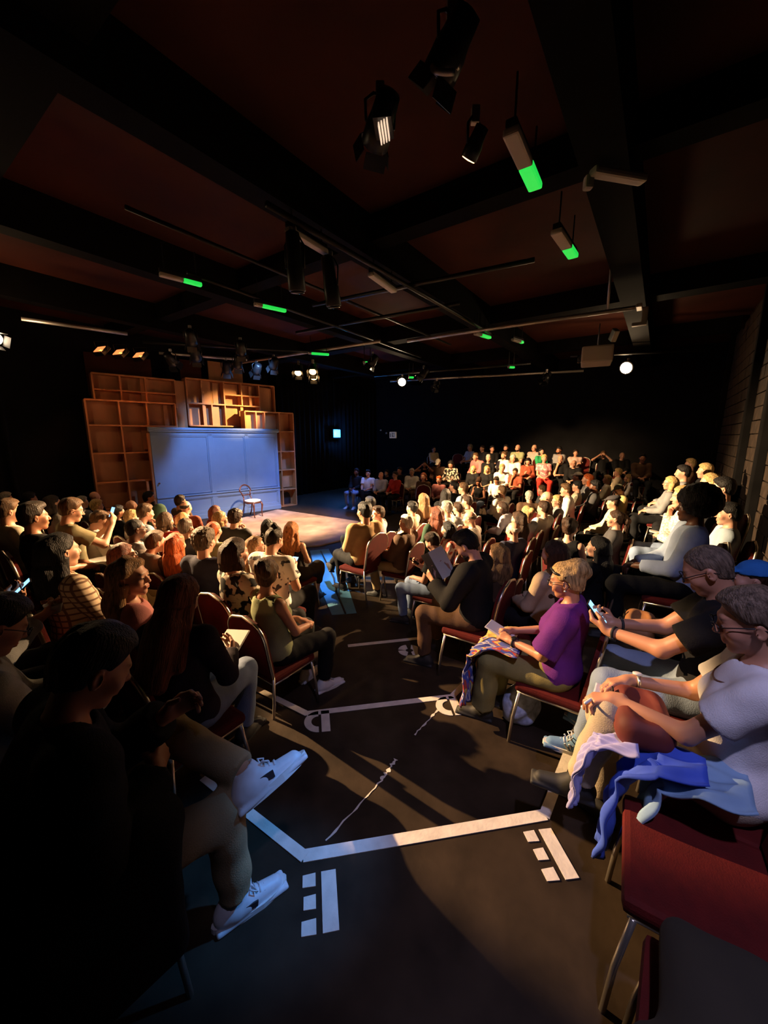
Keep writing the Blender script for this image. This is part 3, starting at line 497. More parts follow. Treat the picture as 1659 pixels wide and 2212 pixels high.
def joints(ps, sex='m'):
    a = ps.get('a', 0); J = {}
    sw = .172 if sex == 'm' else .150
    tw = ps.get('tw', 0)
    J['pel'] = v3(0, 0, .545)
    Ra, Rh = rx(-a) @ rz(tw), rx(-a * .55) @ rz(tw * .5)
    J['wai'] = J['pel'] + Rh @ v3(0, -.01, .175)
    J['che'] = J['wai'] + Ra @ v3(0, 0, .165)
    J['nek'] = J['che'] + Ra @ v3(0, -.005, .150)
    hp, hy, ht = ps.get('hp', 0), ps.get('hy', 0), ps.get('ht', 0)
    RH = rx(-a * .35) @ rz(hy + tw) @ rx(-hp) @ ry(ht)
    J['hed'] = J['nek'] + rx(-a * .7 - hp * .45) @ v3(0, .028, .152)
    J['Rh'], J['Ra'], J['Rw'] = RH, Ra, Rh
    for s, n in ((1, 'R'), (-1, 'L')):
        sh = J['che'] + Ra @ v3(s * sw, 0, .092)
        w, fd, pn, cu = ps[n]
        pole = v3(*ps.get('e' + n, (s * .55, -.45, -.9)))
        el, w2 = ik(sh, v3(*w), .285, .255, pole)
        J['sh' + n], J['el' + n], J['wr' + n] = sh, el, w2
        fd = unit(v3(*fd)); pn = v3(*pn); pn = unit(pn - fd * np.dot(pn, fd))
        J['hf' + n], J['hn' + n], J['hc' + n] = fd, pn, cu
        hip = v3(s * .088, .01, .525)
        an = v3(*ps.get('f' + n, (s * .12, .40, .09)))
        kn, an = ik(hip, an, .425, .425, v3(*ps.get('k' + n, (s * .12, .5, 1))))
        J['hi' + n], J['kn' + n], J['an' + n] = hip, kn, an
        J['to' + n] = ps.get('t' + n, (s * .2, 1, 0))
    return J
POSES.update({
 'phonehi': dict(a=2, hp=14, hy=-4, R=((.10, .36, 1.00), (-.2, .35, .9), (-.9, -.4, .1), .7), L=((-.06, .34, .92), (.3, .45, .85), (.9, -.4, .1), .7), eR=(.5, .2, -1), eL=(-.5, .2, -1)),
 'readlap': dict(a=0, hp=30, R=((.11, .31, .70), (-.45, .85, .2), (-.6, -.1, .7), .6), L=((-.11, .31, .70), (.45, .85, .2), (.6, -.1, .7), .6)),
 'crossfar': dict(a=-10, hp=3, R=LAPR, L=LAPL, fR=(-.12, .72, .34), kR=(.1, .2, 1), fL=(-.12, .36, .09)),
 'book': dict(a=6, hp=36, R=((.15, .34, .84), (-.15, .75, .65), (-.95, -.1, .25), .7), L=((-.15, .34, .84), (.15, .75, .65), (.95, -.1, .25), .7), fR=(.16, .46, .09), fL=(-.14, .42, .09)),
 'hero_purple': dict(a=-4, hp=14, R=((.05, .34, .70), (-.6, .75, .1), (-.3, -.3, -1), .7), L=((-.10, .30, .70), (.4, .88, .1), (.2, -.2, -1), .7), fR=(.12, .46, .09), fL=(-.10, .48, .09)),
 'hero_white': dict(a=-2, hp=18, hy=4, R=((.13, .36, .74), (-.55, .82, -.15), (-.2, -.2, -1), .45), L=((-.07, .40, .75), (-.10, .92, -.3), (0, -.2, -1), .55), fR=(.10, .40, .09), fL=(-.05, .50, .27), kL=(0, .3, 1)),
 'hero_man': dict(a=4, hp=30, R=((.07, .44, .76), (-.35, .9, .3), (-.5, -.3, .8), .75), L=((-.07, .46, .77), (.35, .9, .3), (.5, -.3, .8), .75), fR=(.12, .46, .09), fL=(-.12, .52, .09)),
 'hero_fig': dict(a=12, hp=26, R=((.02, .27, .72), (-.8, .55, .2), (-.2, -.8, -.4), .5), L=((-.05, .34, .86), (.4, .75, .5), (.7, -.5, -.2), .5), fR=(.13, .45, .09), fL=(.17, .52, .62), kL=(-.9, .35, .35), tL=(.15, .95, .25), eR=(.4, -.5, -.9)),
 'hero_edge': dict(a=4, hp=30, R=((.10, .38, .72), (-.3, .85, .3), (-.5, -.3, .8), .7), L=((-.10, .38, .72), (.3, .85, .3), (.5, -.3, .8), .7)),
})
# ---------------------------------------------------------------- signed distance shapes and a surface-nets mesher
def _cone(P, q):
    a, b, ra, rb = q
    ba = b - a; pa = P - a
    h = np.clip((pa @ ba) / max(float(ba @ ba), 1e-9), 0, 1)
    return np.sqrt(((pa - h[:, None] * ba) ** 2).sum(1)) - (ra + (rb - ra) * h)
def _ell(P, q):
    c, r, R = q
    p = (P - c) if R is None else (P - c) @ R
    k0 = np.sqrt(((p / r) ** 2).sum(1)); k1 = np.sqrt(((p / (r * r)) ** 2).sum(1))
    return k0 * (k0 - 1) / np.maximum(k1, 1e-6)
def _box(P, q):
    c, b, R, rd = q
    p = (P - c) if R is None else (P - c) @ R
    d = np.abs(p) - (b - rd)
    return np.sqrt((np.maximum(d, 0) ** 2).sum(1)) + np.minimum(d.max(1), 0) - rd
def _pln(P, q):
    n, d = q
    return P @ n - d
FN = {'c': _cone, 'e': _ell, 'b': _box, 'p': _pln}
f4 = lambda a: np.asarray(a, dtype=np.float32)
def cone(a, b, ra, rb, k=.02, op='u'): return ('c', (f4(a), f4(b), ra, rb), k, op)
def ball(a, r, k=.02, op='u'): return ('c', (f4(a), f4(a) + f4((0, 0, 1e-4)), r, r), k, op)
def ell(c, r, R=None, k=.02, op='u'): return ('e', (f4(c), f4(r), None if R is None else f4(R)), k, op)
def box(c, b, R=None, rd=.01, k=.01, op='u'): return ('b', (f4(c), f4(b), None if R is None else f4(R), rd), k, op)
def cut(n, p, k=.006):                     # keeps the side the normal points away from
    n = unit(np.asarray(n, float)); return ('p', (f4(n), float(n @ np.asarray(p, float))), k, 'i')
def ev(prims, P):
    d = np.full(len(P), 9., np.float32)
    for t, q, k, op in prims:
        e = FN[t](P, q)
        if op == 'u':
            m = np.maximum(k - np.abs(d - e), 0); d = np.minimum(d, e) - m * m / (4 * k)
        elif op == 's':
            e = -e; m = np.maximum(k - np.abs(d - e), 0); d = np.maximum(d, e) + m * m / (4 * k)
        else:
            m = np.maximum(k - np.abs(d - e), 0); d = np.maximum(d, e) + m * m / (4 * k)
    return d
class Fig:
    """base prims, then groups (rotation, origin, scale, radius, prims, k) joined onto them, then a displacement"""
    def __init__(s, base, groups=(), disp=None): s.base, s.groups, s.disp = base, groups, disp
    def __call__(s, P):
        d = ev(s.base, P) if s.base else np.full(len(P), 9., np.float32)
        for R, t, sc, rad, prims, k in s.groups:
            q = (P - f4(t)) @ f4(R) / sc
            i = np.nonzero((q * q).sum(1) < rad * rad)[0]
            if len(i):
                e = ev(prims, q[i]) * sc; b = d[i]
                m = np.maximum(k - np.abs(b - e), 0); d[i] = np.minimum(b, e) - m * m / (4 * k)
        if s.disp is not None:
            i = np.nonzero(np.abs(d) < .04)[0]
            if len(i): d[i] += s.disp(P[i])
        return d
def axis(lo, hi, h, fine=()):
    x = [lo]; 
    while x[-1] < hi:
        st = h
        for a, b, hf in fine:
            if a - st < x[-1] < b: st = min(st, hf)
        x.append(x[-1] + st)
    return np.array(x, np.float32)
def nets(fn, X, Y, Z, B=6):
    nx, ny, nz = len(X), len(Y), len(Z)
    def blk(A): 
        n = (len(A) + B - 1) // B
        lo = A[np.arange(n) * B]; hi = A[np.minimum(np.arange(n) * B + B, len(A) - 1)]
        return (lo + hi) / 2, (hi - lo) / 2
    cx, hx = blk(X); cy, hy = blk(Y); cz, hz = blk(Z)
    C = np.stack(np.meshgrid(cx, cy, cz, indexing='ij'), -1).reshape(-1, 3)
    H = np.sqrt((np.stack(np.meshgrid(hx, hy, hz, indexing='ij'), -1).reshape(-1, 3) ** 2).sum(1))
    dc = fn(C.astype(np.float32))
    act = (np.abs(dc) < H * 1.35 + .012).reshape(len(cx), len(cy), len(cz))
    up = lambda a: np.repeat(np.repeat(np.repeat(a, B, 0), B, 1), B, 2)[:nx, :ny, :nz]
    D = up(np.where(dc < 0, -1., 1.).astype(np.float32).reshape(act.shape)).copy()
    ii = np.nonzero(up(act))
    P = np.stack([X[ii[0]], Y[ii[1]], Z[ii[2]]], 1)
    D[ii] = fn(P)
    S = D < 0
    c = S[:-1, :-1, :-1].astype(np.int8)
    for a, b, e in ((1, 0, 0), (0, 1, 0), (0, 0, 1), (1, 1, 0), (1, 0, 1), (0, 1, 1), (1, 1, 1)):
        c = c + S[a:nx - 1 + a, b:ny - 1 + b, e:nz - 1 + e]
    m = (c > 0) & (c < 8)
    I = np.nonzero(m); n = len(I[0])
    idx = np.full(m.shape, -1, np.int32); idx[I] = np.arange(n)
    acc = np.zeros((n, 3), np.float32); cnt = np.zeros(n, np.float32)
    cor = [(a, b, e) for a in (0, 1) for b in (0, 1) for e in (0, 1)]
    A = (X, Y, Z)
    for p in cor:
        for k in range(3):
            if p[k]: continue
            q = list(p); q[k] = 1
            d0 = D[I[0] + p[0], I[1] + p[1], I[2] + p[2]]; d1 = D[I[0] + q[0], I[1] + q[1], I[2] + q[2]]
            x = (d0 < 0) != (d1 < 0)
            t = d0 / np.where(x, d0 - d1, 1)
            for j in range(3):
                a0 = A[j][I[j] + p[j]]; a1 = A[j][I[j] + q[j]]
                acc[:, j] += np.where(x, a0 + (a1 - a0) * t, 0)
            cnt += x
    Vv = acc / cnt[:, None]
    F = []
    for k in range(3):
        sl0 = [slice(1, -1)] * 3; sl1 = [slice(1, -1)] * 3
        sl0[k] = slice(0, -1); sl1[k] = slice(1, None)
        a, b = S[tuple(sl0)], S[tuple(sl1)]
        E = np.nonzero(a != b)
        g = [e + 1 for e in E]; g[k] = E[k]
        inside = a[E]
        u, w = [(1, 2), (2, 0), (0, 1)][k]
        def at(du, dw):
            h = list(g); h[u] = g[u] + du; h[w] = g[w] + dw
            return idx[h[0], h[1], h[2]]
        q = np.stack([at(-1, -1), at(0, -1), at(0, 0), at(-1, 0)], 1)
        q = np.where(inside[:, None], q, q[:, ::-1])
        F.append(q)
    F = np.concatenate(F); F = F[(F >= 0).all(1)]
    return Vv, F
def sines(seed, freq, amp, n=4):
    r = np.random.RandomState(seed); D = r.normal(size=(n, 3)); D /= np.linalg.norm(D, axis=1)[:, None]
    W = f4(D * (freq * r.uniform(.7, 1.4, n))[:, None]); ph = f4(r.uniform(0, 6.28, n))
    return lambda P: np.sin(P @ W.T + ph).sum(1) * f4(amp / n)
# ---------------------------------------------------------------- the figure itself: body, clothes, hair
HEAD_R = .19
def head_prims(sex, nose=1.):
    j = .92 if sex == 'f' else 1.
    p = [ell((0, -.012, .030), (.074, .094, .088), k=.02), ell((0, .022, -.048), (.056 * j, .064, .062), k=.035),
         ball((0, .066, -.094), .021 * j, .03), cone((-.03, .078, .026), (.03, .078, .026), .012, .012, .025),
         ell((.038, .062, -.024), (.026, .024, .026), k=.03), ell((-.038, .062, -.024), (.026, .024, .026), k=.03),
         ball((.031, .106, .004), .015, .014, 's'), ball((-.031, .106, .004), .015, .014, 's'),
         cone((0, .087, .012), (0, .106 * (.985 + .015 * nose), -.022), .0085, .0125 * nose, .010),
         ball((.0115, .096, -.027), .0075, .006), ball((-.0115, .096, -.027), .0075, .006),
         ball((.031, .0785, .004), .0135, .004), ball((-.031, .0785, .004), .0135, .004),
         cone((-.016, .091, -.052), (.016, .091, -.052), .0065, .0065, .008), cone((-.013, .090, -.064), (.013, .090, -.064), .0075, .0075, .007),
         cone((-.02, .1005, -.058), (.02, .1005, -.058), .0028, .0028, .003, 's')]
    for s in (1, -1):
        p += [ell((s * .078, -.006, -.006), (.008, .019, .031), rz(-s * 18), k=.008), ell((s * .084, .0, -.004), (.005, .009, .016), rz(-s * 18), k=.006, op='s')]
    return p
def hand_prims(s, curl, thumb=.5):         # wrist at origin, fingers along +y, back of the hand +z, thumb on the -x*s side
    p = [cone((0, -.03, 0), (0, .015, 0), .024, .026, .02)]
    kn = [(-.030, .082, .0), (-.010, .088, .003), (.011, .085, .002), (.030, .076, -.002)]
    ln = [(.042, .036), (.047, .040), (.044, .037), (.034, .030)]
    for (x, y, z), (l1, l2) in zip(kn, ln):
        K = v3(x * s, y, z)
        p.append(cone((x * .55 * s, .012, 0), K, .0145, .0115, .012))
    for i, ((x, y, z), (l1, l2)) in enumerate(zip(kn, ln)):
        K = v3(x * s, y, z); c = curl * (1 + .12 * (i - 1)); f = x * .9 * s
        d1 = v3(f, math.cos(c * 1.1), -math.sin(c * 1.1)); d2 = v3(f * .5, math.cos(c * 2.35), -math.sin(c * 2.35))
        M = K + unit(d1) * l1; T = M + unit(d2) * l2
        p += [cone(K, M, .0098, .0088, .004), cone(M, T, .0088, .0072, .004)]
    t0 = v3(-.020 * s, .018, -.006); t1 = v3(-.046 * s, .050, -.018 - .012 * curl); t2 = v3(-.040 * s - .008 * s * (1 - curl), .084, -.028 - .016 * curl)
    return p + [cone(t0, t1, .0150, .0115, .012), cone(t1, t2, .0112, .0085, .004)]
def torso(J, sex, g=0., belly=0.):
    Ra, Rw = J['Ra'], J['Rw']; m = sex == 'm'
    cw = .150 if m else .132
    p = [ell(J['pel'] + v3(0, -.01, .02), (.168 + g, .125 + g, .115 + g), k=.05),
         ell(J['wai'] + Rw @ v3(0, .005 + belly * .5, 0), ((.140 if m else .122) + g + belly * .6, .105 + g + belly, .135 + g), Rw, k=.07),
         ell(J['che'] + Ra @ v3(0, -.004, .0), (cw + g, .108 + g, .155 + g), Ra, k=.07)]
    if not m:
        p += [ell(J['che'] + Ra @ v3(s * .062, .075, -.035), (.058 + g, .055 + g, .058 + g), Ra, k=.035) for s in (1, -1)]
    for n in 'RL':
        p += [cone(J['nek'] + Ra @ v3(0, -.015, -.035), J['sh' + n] + v3(0, 0, -.002), .048 + g * .7, (.055 if m else .047) + g, k=.04)]
    return p
def arm(J, n, sex, g=0.):
    t = 1. if sex == 'm' else .86
    return [cone(J['sh' + n], J['el' + n], .052 * t + g, .040 * t + g, k=.03), cone(J['el' + n], J['wr' + n], .041 * t + g, .026 * t + g, k=.02)]
def legs(J, n, sex, g=0.):
    return [cone(J['hi' + n], J['kn' + n], .084 + g, .057 + g, k=.05),
            cone(J['kn' + n], J['an' + n] * .62 + J['kn' + n] * .38 + v3(0, -.012, 0), .056 + g, .050 + g, k=.03), cone(J['kn' + n] * .3 + J['an' + n] * .7, J['an' + n], .044 + g, .036 + g, k=.03)]
def footR(J, n):
    f = unit(v3(*J['to' + n])); up = v3(0, 0, 1)
    if J['an' + n][2] > .15:               # a raised foot hangs square to its own shin
        up = unit(unit(J['kn' + n] - J['an' + n]) * .6 + v3(0, 0, .8)); f = unit(f - up * np.dot(f, up) * .75)
    x = unit(np.cross(f, up)); z = np.cross(x, f)
    return np.stack([x, f, z], 1)
def body_fig(J, sex, hands=True):
    base = torso(J, sex)
    for n in 'RL': base += arm(J, n, sex) + legs(J, n, sex)
    for n in 'RL':
        R = footR(J, n); base += [cone(J['an' + n] + R @ v3(0, -.015, -.04), J['an' + n] + R @ v3(0, .115, -.060), .026, .016, k=.02)]
    base += [cone(J['nek'] + J['Ra'] @ v3(0, -.012, -.03), J['hed'] + J['Rh'] @ v3(0, -.022, -.05), .056 if sex == 'm' else .048, .050 if sex == 'm' else .044, k=.03)]
    G = [(J['Rh'], J['hed'], 1., HEAD_R, head_prims(sex), .016)]
    for s, n in ((1, 'R'), (-1, 'L')):
        y, z = J['hf' + n], -J['hn' + n]; x = np.cross(y, z)
        G.append((np.stack([x, y, z], 1), J['wr' + n], .95 if sex == 'f' else 1.03, .24, hand_prims(s, J['hc' + n]), .012))
    return Fig(base, G)
def top_fig(J, sex, kind, seed=1, loose=0., belly=0.):
    g = .013 + loose
    p = torso(J, sex, g, belly)
    G = []
    if kind in ('tee', 'long', 'jacket', 'loose'):
        for n in 'RL':
            fr = {'tee': .62, 'loose': .88, 'long': 2, 'jacket': 2}[kind]
            S, E, W_ = J['sh' + n], J['el' + n], J['wr' + n]; ga = g + (.012 if kind in ('loose', 'jacket') else .004); t = 1. if sex == 'm' else .86
            if fr < 1: q = S + (E - S) * (fr + .25); ax = unit(E - S); c = S + (E - S) * fr; sl = [cone(S - S, q - S, .052 * t + ga, .048 * t + ga + .012, k=.03), cut(ax, c - S, .004)]
            else: ax = unit(W_ - E); c = E + (W_ - E) * .93; sl = [cone(S - S, E - S, .052 * t + ga, .044 * t + ga, k=.03), cone(E - S, W_ - S, .042 * t + ga, .033 * t + ga, k=.02)]
            if fr > 1: p += [cone(S, S + (E - S) * .3, .052 * t + ga, .050 * t + ga, k=.03)]; sl = [sl[0], ('c', sl[1][1], .02, 'u'), cut(ax, c - S, .004)]
            G.append((np.eye(3), S, 1., .75, sl, .03))
    # hem and neckline
    p += [cut((0, 0, -1), (0, 0, .50), .01)]
    p += [('c', (f4(J['nek'] + J['Ra'] @ v3(0, .0, .0)), f4(J['hed']), .062 if kind != 'tank' else .075, .06), .008, 's')]
    if kind == 'tank':
        for s, n in ((1, 'R'), (-1, 'L')):
            p += [('c', (f4(J['sh' + n] + J['Ra'] @ v3(s * .03, 0, .02)), f4(J['sh' + n] + J['Ra'] @ v3(s * .035, 0, -.09)), .058, .045), .01, 's')]
    if kind == 'jacket':
        p += [cone(J['che'] + J['Ra'] @ v3(0, .135, .10), J['wai'] + J['Rw'] @ v3(0, .17, .05), .035, .012, .012, 's')]
    f1, f2 = sines(seed, 30, .0075), sines(seed + 9, 62, .0040)
    return Fig(p, G, lambda P: f1(P * f4((1, 1, .55))) + f2(P))
def legs_fig(J, sex, kind, seed=2):
    G = []
    if kind == 'skirt':
        p = [ell(J['pel'] + v3(0, -.01, .02), (.18, .138, .125), k=.05)]
        for n in 'RL':
            k2 = J['kn' + n] * .55 + J['an' + n] * .45
            p += [cone(J['hi' + n], J['kn' + n] + v3(0, -.01, 0), .10, .082, k=.12), cone(J['kn' + n] + v3(0, -.01, 0), k2, .082, .082, k=.12)]
    else:
        p = [ell(J['pel'] + v3(0, -.01, .02), (.176, .134, .12), k=.05)]; g = .022 if kind == 'wide' else .012
        for n in 'RL':
            K, A = J['kn' + n], J['an' + n]; e = K + (A - K) * (.62 if kind == 'shorts' else .93)
            if kind == 'shorts':
                p += [cone(J['hi' + n], J['hi' + n] * .15 + K * .85, .086 + g, .074 + g, k=.05)]
            else:
                p += [cone(J['hi' + n], K, .084 + g, .060 + g, k=.05)]
                G.append((np.eye(3), K, 1., .6, [cone(K - K, A - K, .059 + g, .048 + g * (1.9 if kind == 'wide' else 1.1), k=.03), cut(unit(A - K), e - K, .004)], .03))
    p += [cut((0, 0, 1), J['wai'] + v3(0, 0, .02), .01)]
    f1, f2 = sines(seed, 34, .0075), sines(seed + 5, 70, .0035)
    return Fig(p, G, lambda P: f1(P) + f2(P))
def shoe_prims():                          # ankle at the origin, toe along +y, floor at z = -.09
    return [cone((0, -.045, -.045), (0, .03, -.035), .040, .040, .03), cone((0, .0, -.05), (0, .155, -.066), .042, .030, .03),
            cone((0, -.02, -.01), (0, .0, .02), .040, .040, .03), box((0, .058, -.0805), (.043, .142, .0115), None, .009, .006),
            ball((0, -.005, .045), .034, .01, 's'), cut((0, 0, -1), (0, 0, -.0895), .003)]
HLZ = np.array([-.30, -.075, -.062, -.045, -.028, 0, .02, .045, .07, .088, .105, .3]); HLY = np.array([-1, -1, -.072, -.030, .004, .016, .032, .056, .070, .080, .25, .25])
def scalp(P, g, recede=0.):                # thickness of hair over the skull, sinking under the skin outside the hairline
    yb = np.interp(P[:, 2] - recede, HLZ, HLY); m = np.clip((yb - P[:, 1]) / .034 + .30, 0, 1); m = m * m * (3 - 2 * m)
    e = np.clip(1.25 - np.sqrt(((np.abs(P[:, 0]) - .078) / .03) ** 2 + ((P[:, 1] - .002) / .026) ** 2 + ((P[:, 2] + .012) / .036) ** 2), 0, 1)
    return ((g + .010) * m * (1 - np.clip(e * 3, 0, 1)) - .010).astype(np.float32)
HG = dict(buzz=.004, short=.012, quiff=.013, curly=.022, balding=.008, bun=.012, updo=.016, topknot=.005, pony=.010, bob=.016, wavybob=.017, long=.014, vlong=.014, curlylong=.016)
def hair_prims(st, sex):
    sk = lambda g: [ell((0, -.014, .031), (.0755 + g, .0955 + g, .0885 + g), k=.02)]
    S0 = [ell((0, -.012, .030), (.074, .094, .088), k=.02), cone((0, -.028, .0), (0, -.030, -.06), .054, .052, .02)]
    if st in ('buzz', 'balding'): return S0
    if st == 'short': return S0 + [ell((0, .0, .084), (.050, .066, .030), k=.05)]
    if st == 'quiff': return S0 + [ell((0, .030, .100), (.050, .050, .026), rx(14), k=.03), ell((0, -.02, .10), (.052, .06, .028), k=.03)]
    if st == 'curly': return S0 + [ell((0, .0, .078), (.066, .078, .046), k=.03)]
    if st == 'bun': return S0 + [ball((0, -.118, .062), .036, .012)]
    if st == 'updo': return S0 + [ell((0, -.080, .090), (.056, .050, .048), k=.025), ball((.03, -.11, .05), .03, .015)]
    if st == 'topknot': return S0 + [ell((0, -.02, .115), (.05, .055, .022), k=.015), ball((0, -.06, .132), .028, .015)]
    if st == 'pony': return S0 + [cone((0, -.105, .045), (0, -.145, -.02), .030, .036, .015), cone((0, -.145, -.02), (0, -.135, -.19), .036, .016, .02)]
    if st in ('bob', 'wavybob'):
        return S0 + [cone((s * .058, -.02, .01), (s * .074, -.012, -.085), .030, .036, .03) for s in (1, -1)] + [cone((0, -.055, 0), (0, -.070, -.09), .066, .060, .03), ell((0, .115, -.035), (.060, .085, .105), k=.02, op='s'), cut((0, 0, -1), (0, 0, -.115), .012)]
    if st in ('long', 'vlong', 'curlylong'):
        L = {'long': -.30, 'vlong': -.42, 'curlylong': -.30}[st]; w = 1.3 if st == 'curlylong' else 1.
        p = S0 + [cone((s * .060, -.022, .01), (s * .085 * w, -.045, L * .8), .029, .036 * w, .03) for s in (1, -1)]
        p += [cone((0, -.060, .02), (0, -.085, L * .55), .066, .064 * w, .03), cone((0, -.085, L * .5), (0, -.10, L), .064 * w, .045, .03), cone((.03, -.09, L * .4), (.05, -.10, L * 1.02), .05, .03, .03), cone((-.03, -.09, L * .4), (-.05, -.10, L * .97), .05, .03, .03)]
        return p + [ell((0, .118, -.04), (.058, .088, .115), k=.02, op='s')]
    if st == 'afro': return [ell((0, -.035, .055), (.150, .150, .145)), ell((0, .13, -.03), (.075, .095, .10), k=.03, op='s'), cut((0, .3, -1), (0, -.08, -.085), .02)]
    if st == 'cap': return sk(.014) + [cut((0, -.1, -1), (0, 0, .045), .008), ell((0, .105, .052), (.066, .070, .010), rx(-10), k=.01)]
    if st == 'flatcap': return [ell((0, .0, .085), (.090, .118, .050), rx(-10), k=.02), ell((0, .115, .056), (.066, .045, .010), rx(-12), k=.012), cut((0, -.15, -1), (0, 0, .040), .008)]
    if st == 'beanie': return sk(.014) + [ell((0, -.035, .115), (.066, .07, .04), k=.03), cut((0, .25, -1), (0, -.02, .030), .008)]
    if st == 'hood': return [ell((0, -.03, .02), (.105, .12, .125)), cone((0, -.07, -.05), (0, -.09, -.25), .105, .15, .05), ell((0, .11, -.02), (.07, .09, .10), k=.02, op='s')]
    if st == 'beard': return [ell((0, .024, -.058), (.060, .067, .060), k=.02), ell((0, .066, -.094), (.034, .028, .030), k=.02), cut((0, -.55, 1), (0, .06, -.058), .008), cut((0, -1, 0), (0, -.005, 0), .01), cone((-.016, .1, -.056), (.016, .1, -.056), .010, .010, .004, 's')]
    raise KeyError(st)
def hair_disp(st, seed):
    if st == 'afro':
        f = sines(seed, 150, .009, 6); g = sines(seed + 3, 300, .004, 5); return lambda P: f(P) + g(P)
    if st in ('cap', 'flatcap', 'beanie', 'hood', 'beard'): return sines(seed, 90, .0015)
    if st == 'curly': f = sines(seed, 150, .011, 6); g = sines(seed + 3, 280, .005, 5); sc = f4((1, 1, 1))
    elif st == 'curlylong': f = sines(seed, 95, .010, 6); g = sines(seed + 3, 60, .008, 4); sc = f4((1, 1, .45))
    elif st in ('buzz', 'balding'): f = sines(seed, 200, .0008, 4); g = f; sc = f4((1, 1, 1))
    elif st in ('long', 'vlong', 'bob', 'pony'): f = sines(seed, 230, .0045, 7); g = sines(seed + 4, 80, .0045, 4); sc = f4((1, 1, .16))
    else: f = sines(seed, 190, .0060, 6); g = sines(seed + 4, 90, .0045, 4); sc = f4((1, .42, .42))
    H = HG[st]; lo = -.10 if st in ('bob', 'wavybob', 'long', 'vlong', 'curlylong') else None
    def disp(P):
        t = scalp(P, H, .055 if st == 'balding' else 0)
        if st == 'balding': t = np.where(P[:, 2] > .045, -.012, t)
        if lo is not None: t = np.where((P[:, 2] < -.02) | (P[:, 1] < -.03), np.maximum(t, .006), t)
        if st == 'pony': t = np.where(P[:, 1] < -.09, np.maximum(t, .004), t)
        a = np.clip(t / .008, 0, 1)
        return -t + (f(P * sc) + g(P * sc)) * a
    return disp
# ---------------------------------------------------------------- people: one figure per row of the table, sharing meshes by pose and cut
CACHE = {}
LOD = {'h': (.0112, .0056, .0108, .0066), 'm': (.0145, .0076, .0145, .0098), 'f': (.020, .0135, .020, .015)}      # body, head and hands, cloth, hair
def quads(key, fig, X, Y, Z, tint=None):
    V, F = nets(fig, X, Y, Z); me = raw_mesh(key, V, F); me.materials.append(None)
    if tint is not None:
        a = me.attributes.new('tint', 'FLOAT_COLOR', 'POINT'); a.data.foreach_set('color', tint(V).astype(np.float32).ravel())
    return me
def face_tint(J, lod):
    def f(V):
        q = (V - J['hed']) @ J['Rh']; T = np.ones((len(V), 4), np.float32)
        def blob(c, r, col, p=2):
            w = np.exp(-((((q - np.array(c)) / np.array(r)) ** 2).sum(1)) ** p)[:, None]; T[:, :3] *= 1 - w * (1 - np.array(col))
        blob((0, .10, -.058), (.024, .02, .011), (.72, .42, .42))
        for s in (1, -1):
            blob((s * .032, .095, .031), (.019, .03, .0055), (.22, .18, .15))
            if lod == 'f': blob((s * .031, .10, .004), (.013, .03, .007), (.25, .22, .2))
            blob((s * .040, .07, -.028), (.025, .03, .022), (1.0, .86, .84), 1)
        return T
    return f
def get(kind, key, make):
    if (kind, key) not in CACHE: CACHE[(kind, key)] = make()
    return CACHE[(kind, key)]
def hands_box(J, m=.13):
    P = [J['wr' + n] + J['hf' + n] * .07 for n in 'RL']; P = np.array(P); return P.min(0) - m + .03, P.max(0) + m - .03
def body_mesh(pose, sex, lod):
    J = joints(POSES[pose], sex); h, hf, _, _ = LOD[lod]; hd = J['hed']; lo, hi = hands_box(J)
    fx = [(min(hd[0] - .10, lo[0]), max(hd[0] + .10, hi[0]), hf)] if lod != 'f' else [(hd[0] - .1, hd[0] + .1, hf)]
    fy = [(hd[1] - .12, hd[1] + .14, hf)] + ([(lo[1], hi[1], hf)] if lod == 'h' else [])
    fz = [(hd[2] - .13, hd[2] + .13, hf)] + ([(lo[2], hi[2], hf)] if lod == 'h' else [])
    P = np.array([v for k, v in J.items() if k[:2] in ('pe', 'wa', 'ch', 'ne', 'he', 'sh', 'el', 'wr', 'hi', 'kn', 'an')]); a, b = P.min(0) - .24, P.max(0) + .24
    return quads('body', body_fig(J, sex), axis(a[0], b[0], h, fx), axis(a[1], b[1], h, fy), axis(max(a[2], -.02), b[2], h, fz), face_tint(J, lod))
def part_mesh(nm, fig, P, pad, h):
    a, b = P.min(0) - pad, P.max(0) + pad; return quads(nm, fig, axis(a[0], b[0], h), axis(a[1], b[1], h), axis(a[2], b[2], h))
def top_mesh(pose, sex, kind, lod):
    J = joints(POSES[pose], sex); P = np.array([J[k] for k in ('pel', 'wai', 'che', 'nek', 'shR', 'shL', 'elR', 'elL') + (('wrR', 'wrL') if kind in ('long', 'jacket') else ())])
    return part_mesh('top', top_fig(J, sex, kind, len(pose) + len(kind), .012 if kind in ('loose', 'jacket') else .004), P, .2, LOD[lod][2])
def legs_mesh(pose, sex, kind, lod):
    J = joints(POSES[pose], sex); P = np.array([J[k] for k in ('pel', 'wai', 'hiR', 'hiL', 'knR', 'knL', 'anR', 'anL')])
    return part_mesh('trousers', legs_fig(J, sex, kind), P, .19, LOD[lod][2])
def hair_mesh(st, sex, lod):
    zl = {'long': -.42, 'vlong': -.55, 'curlylong': -.42, 'hood': -.42}.get(st, -.24); f = Fig(hair_prims(st, sex), (), hair_disp(st, 3)); h = LOD[lod][3]
    return quads('hair', f, axis(-.22, .22, h), axis(-.26, .20, h), axis(zl, .24, h))
def shoe_mesh(lod): h = .0075 if lod == 'h' else .011; return quads('shoe', Fig(shoe_prims()), axis(-.06, .06, h), axis(-.11, .22, h), axis(-.1, .06, h))
